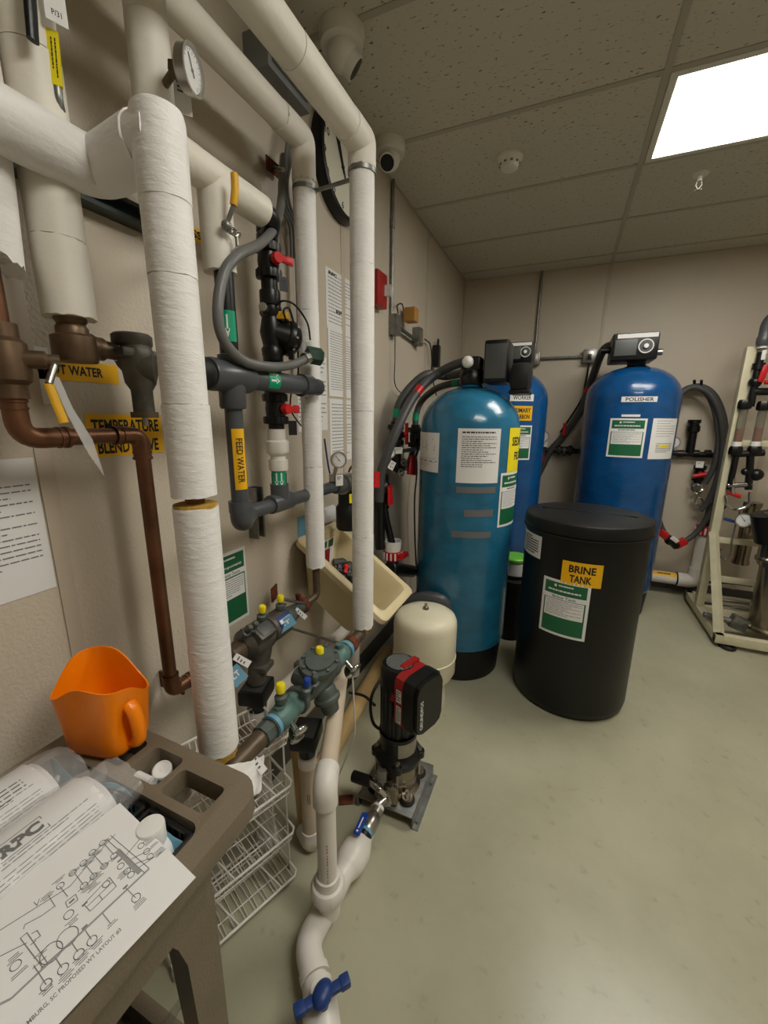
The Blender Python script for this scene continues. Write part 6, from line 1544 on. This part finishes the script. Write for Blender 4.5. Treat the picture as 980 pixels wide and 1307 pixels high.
# black slotted basket
t = thing('black_basket', 'small black slotted plastic basket in the tray beside the white bottle', 'basket', (-.51, .27, .749))
bx0, bx1, by0, by1, bz0, bz1 = -.578, -.478, .17, .35, .75, .83
mb = MB()
mb.bx((bx0, by0, bz0), (bx1, by1, bz0+.003))
for (p0, p1) in (((bx0, by0), (bx1, by0)), ((bx1, by0), (bx1, by1)), ((bx1, by1), (bx0, by1)), ((bx0, by1), (bx0, by0))):
    p0, p1 = Vector(p0+(0,)), Vector(p1+(0,)); L_ = (p1-p0).length; n = int(L_/.014)
    mb.tube([p0+Z*bz1, p1+Z*bz1], .005, 8); mb.tube([p0+Z*(bz0+.02), p1+Z*(bz0+.02)], .006, 6)
    for k in range(n+1): mb.box(p0+(p1-p0)*k/n+Z*(bz0+bz1)/2, (.004, .004, bz1-bz0))
mb.build('basket', m_black, t)
MB().box((-.515, .27, .764), (.07, .12, .022), (0, 0, .2), .01).build('dark_contents', m_dark, t)
t = thing('black_basket', 'second black slotted basket in the tray, beside the white filter bag', 'basket', (-.64, .28, .749))
mb = MB(); bx0, bx1 = -.7, -.592
mb.bx((bx0, by0, bz0), (bx1, by1, bz0+.003))
for (p0, p1) in (((bx1, by0), (bx1, by1)), ((bx1, by1), (bx0, by1)), ((bx0, by1), (bx0, by0))):
    p0, p1 = Vector(p0+(0,)), Vector(p1+(0,)); L_ = (p1-p0).length; n = int(L_/.012)
    mb.tube([p0+Z*bz1, p1+Z*bz1], .005, 8)
    for k in range(n+1): mb.box(p0+(p1-p0)*k/n+Z*(bz0+bz1)/2, (.004, .004, bz1-bz0))
mb.build('basket', m_black, t)
# blue glove / liner draped at the tray end
def cloth(name, label, cat, fnp, nu, nv, m, amp=.004, th=.0012):
    mb = MB(); vs = []; fs = []
    for j in range(nv+1):
        for i in range(nu+1):
            vs.append(fnp(i/nu, j/nv)+Vector([random.uniform(-amp, amp) for _ in range(3)]))
    for j in range(nv):
        for i in range(nu): p = j*(nu+1)+i; fs.append((p, p+1, p+nu+2, p+nu+1))
    mb.add(vs, fs); o = mb.build(name, m, None, 180); tag(o, label, cat)
    s = o.modifiers.new('th', 'SOLIDIFY'); s.thickness = th; ss = o.modifiers.new('sub', 'SUBSURF'); ss.levels = 1; ss.render_levels = 2
    return o
cloth('blue_liner', 'crumpled light blue liner sheet along the tray end behind the filter bags', 'liner', lambda u, v: Vector((-.835+.37*u, .343-.012*sin(u*9)-.02*v*(1-v), .756+.08*v+(.008*sin(u*17) if v > .5 else 0)+(.012*(1-u)**3 if v > .9 else 0))), 22, 6, m_glove, .003)
# bagged filter media packs
def bag(label, cx, r, zc, y0, y1, logo):
    t = thing('filter_bag', label, 'filter bag', (cx, (y0+y1)/2, zc-r), 'bagged filter packs')
    sec = lambda a: (cos(a)*r*1.15, sin(a)*r*.85)
    mb = MB(); N = 36; vs = []; fs = []; ys = [y0+(y1-y0)*k/16 for k in range(17)]
    for i, y in enumerate(ys):
        s = 1 if i < 14 else (1-.1*(i-13)**1.3/4)
        for k in range(N):
            x, z = sec(2*pi*k/N); vs.append(Vector((cx+x*s, y, zc+z*s+random.uniform(-.0006, .0006))))
    for i in range(16):
        for k in range(N): fs.append((i*N+k, i*N+(k+1) % N, (i+1)*N+(k+1) % N, (i+1)*N+k))
    fs += [tuple(range(N))[::-1], tuple(range(16*N, 17*N))]
    mb.add(vs, fs); mb.build('media_pack', m_powder, t, 60)
    an0 = radians(48)
    R_ = r
    fn = lambda u, v, w: Vector((cx+cos(an0+v/R_)*(r*1.15+.001+w), y0+u, zc+sin(an0+v/R_)*(r*.85+.001+w)))
    L_ = y1-y0
    o = MB().rect(fn, L_*.05, -.04, L_*.97, .075, 0, .0006, 1, 16).build('printed_sheet', m_paper, t)
    mb = MB()
    if logo:
        mb.text(fn, 'RPC', L_*.61, .019, L_*.76, .035, .001, .06)
        mb.rect(fn, L_*.6, .038, L_*.77, .0387, .001).rect(fn, L_*.6, .0155, L_*.77, .0162, .001).rect(fn, L_*.77, .0155, L_*.773, .0387, .001)
    mb.para(fn, L_*.55, .005, L_*.92, .0135, 2, .001, .36, .95, 40); mb.para(fn, L_*.45, -.036, L_*.93, .0, 7, .001, .3, .7, 41)
    if not logo: mb.para(fn, L_*.45, .0, L_*.9, .04, 6, .001, .4, .7, 43)
    mb.build('print', m_ink, o)
    # loose film over it
    mb = MB(); vs = []; fs = []
    for i in range(21):
        y = y0-.01+(y1-y0+.055)*i/20; s = 1.07 if i < 16 else 1.07-.25*((i-15)/5)**1.2
        for k in range(N):
            x, z = sec(2*pi*k/N); j = random.uniform(.0, .005)
            vs.append(Vector((cx+x*s+(j if x > 0 else -j), y, zc+z*s+(j if z > 0 else 0))))
    for i in range(20):
        for k in range(N): fs.append((i*N+k, i*N+(k+1) % N, (i+1)*N+(k+1) % N, (i+1)*N+k))
    mb.add(vs, fs); mb.build('plastic_bag', m_film, t, 20)
bag('bagged white filter pack with printed logo sheet, next to the layout drawing', -.66, .05, .85, -.02, .32, True)
bag('bagged white filter pack with printed sheet, at the wall side of the cart', -.775, .052, .845, -.02, .3, False)
# layout drawing sheet
zp = .874
c0, c1 = W(153, 1025, 'z', zp), W(250, 1120, 'z', zp-.02)
vx = (c1-c0); wv = vx.length; vx.normalize()
uy = vx.cross(Z).normalized()*-1
if uy.y < 0: uy = -uy
nn = vx.cross(uy).normalized()
if nn.z < 0: nn = -nn
LP = .31
org = c1-uy*LP
fn = flat(org, uy, -vx, nn)           # u along the sheet towards the far end, v from the right edge to the left
o = MB().rect(fn, 0, 0, LP, wv, 0, .0006).build('layout_drawing', m_paper); tag(o, 'white paper with printed equipment layout drawing lying on the cart', 'drawing')
def pp(zx, zy):
    px, py = zx*.28836, 930+zy*.28836
    d = fw+(px-490)/F*cr_-(py-653.5)/F*cu_; tt = (org-CAM).dot(nn)/d.dot(nn); q = CAM+d*tt-org
    return q.dot(uy), q.dot(-vx)
def seg(mb, a, b, w_=.0004):
    a, b = fn(*pp(*a), .0008), fn(*pp(*b), .0008); d = (b-a); s = d.cross(nn).normalized()*w_
    mb.add([a-s, b-s, b+s, a+s]+[q+nn*.0003 for q in (a-s, b-s, b+s, a+s)], [(0, 3, 2, 1), (4, 5, 6, 7), (0, 1, 5, 4), (1, 2, 6, 5), (2, 3, 7, 6), (3, 0, 4, 7)])
mb = MB()
pts = pp(545, 905); pts0 = pp(112, 1312)
def rowtext(s, za, zb, h):
    (u0_, v0_), (u1_, v1_) = pp(*za), pp(*zb); mb.text(lambda u, v, w: fn(u, v, w), s, u0_, (v0_+v1_)/2, u1_, (v0_+v1_)/2+h, .0008, .02)
rowtext('HAMBURG, SC PROPOSED WT LAYOUT #3', (80, 1345), (548, 905), .0055)
for a, b in (((0, 895), (310, 700)), ((310, 700), (440, 545)), ((440, 545), (510, 470)), ((180, 1065), (330, 930)), ((470, 490), (640, 640)), ((490, 475), (660, 620)), ((560, 560), (620, 490)), ((580, 580), (660, 540)), ((600, 600), (680, 570)), ((610, 620), (720, 545)),
             ((90, 930), (190, 1060)), ((120, 905), (215, 1045)), ((90, 930), (120, 905)), ((135, 960), (160, 940)), ((105, 890), (110, 870)), ((110, 870), (185, 830)), ((185, 830), (240, 790)), ((150, 770), (165, 785)), ((165, 785), (175, 755)), ((0, 1010), (120, 950)),
             ((215, 740), (245, 790)), ((265, 700), (300, 745)), ((330, 640), (370, 695)), ((375, 600), (415, 650)), ((410, 555), (460, 610)), ((460, 510), (505, 560)), ((555, 705), (600, 750)), ((455, 820), (490, 865)), ((375, 890), (405, 935)), ((315, 945), (345, 990)), ((245, 1015), (275, 1060)), ((150, 1050), (205, 1135)),
             ((370, 780), (485, 660)), ((400, 810), (515, 700)), ((485, 660), (515, 700)), ((370, 780), (400, 810)), ((440, 740), (455, 760)), ((385, 790), (500, 680)), ((290, 770), (335, 735)), ((335, 735), (345, 760)), ((345, 760), (300, 795)), ((290, 770), (300, 795)), ((140, 910), (165, 895)), ((165, 895), (180, 920)), ((180, 920), (150, 940)), ((145, 1065), (205, 1010))):
    seg(mb, a, b)
def circ(zc_, r_):
    u_, v_ = pp(*zc_); q = [fn(u_+cos(2*pi*k/24)*r_, v_+sin(2*pi*k/24)*r_, .0009) for k in range(24)]; mb.tube(q, .0005, 4, closed=True)
for q, r_ in (((228, 993), .0105), ((300, 925), .0105), ((205, 1135), .005), ((280, 1065), .005), ((350, 1000), .005), ((408, 940), .005), ((603, 750), .005), ((70, 1050), .005), ((305, 825), .005), ((268, 697), .004), ((322, 640), .004), ((370, 597), .004), ((410, 550), .004), ((455, 508), .004), ((372, 697), .004), ((415, 655), .004), ((462, 610), .004), ((505, 565), .004), ((470, 690), .004), ((625, 520), .004), ((650, 545), .004), ((665, 568), .004), ((535, 610), .004), ((563, 632), .004), ((580, 648), .004)): circ(q, r_)
rg = random.Random(9)
for q in ((205, 1150), (285, 1085), (355, 1010), (425, 950), (495, 862), (610, 765), (60, 1010), (85, 1080), (205, 740), (260, 670), (318, 850), (375, 700), (420, 650), (465, 605), (510, 570), (330, 630), (380, 590), (420, 545), (460, 505), (655, 490), (680, 515), (700, 540), (185, 990), (405, 690), (540, 640)):
    u_, v_ = pp(*q)
    for k in range(rg.choice((2, 3, 4))): L_ = rg.uniform(.008, .016); mb.rect(fn, u_-L_/2, v_-.0024*k, u_+L_/2, v_-.0024*k+.0009, .0006, .0003)
mb.build('drawing_lines', m_greyink, o)
mb = MB(); seg(mb, (0, 1222), (50, 1197), .0012); seg(mb, (50, 1197), (660, 622), .0012); seg(mb, (520, 540), (620, 640), .003)
mb.build('grey_wall_line', mat('light_grey_print', (150, 150, 150), .7, var=0), o)
mb = MB()
for q in ((318, 765), (375, 880), (555, 703), (375, 778), (530, 585)): u_, v_ = pp(*q); mb.rect(fn, u_-.003, v_-.0012, u_+.003, v_+.0012, .0007, .0003)
mb.build('dark_symbols', m_greyink, o)
# lower shelf: clear bag and dark bin
t = thing('dark_bin', 'dark open bin on the lower shelf of the cart', 'bin', (-.62, .1, .236))
mb = MB()
for q in (((-.78, -.1, .236), (-.5, .24, .245)), ((-.78, -.1, .236), (-.77, .24, .4)), ((-.51, -.1, .236), (-.5, .24, .4)), ((-.78, .23, .236), (-.5, .24, .4)), ((-.78, -.1, .236), (-.5, -.09, .4))): mb.bx(q[0], q[1], .002)
mb.build('bin', m_dark, t)
cloth('clear_bag', 'crumpled clear plastic bag on the lower shelf of the cart', 'plastic bag', lambda u, v: Vector((-.5+.03*v-.16*u*(1-v*.6), .28+.12*v*(u-.5), .25+.24*v-.05*abs(u-.4))), 12, 8, m_film, .012)
cloth('blue_bag', 'blue plastic film in the bin on the lower shelf of the cart', 'plastic bag', lambda u, v: Vector((-.74+.2*u, -.02+.22*v, .3+.09*sin(u*6)*v)), 10, 8, m_glove, .012)
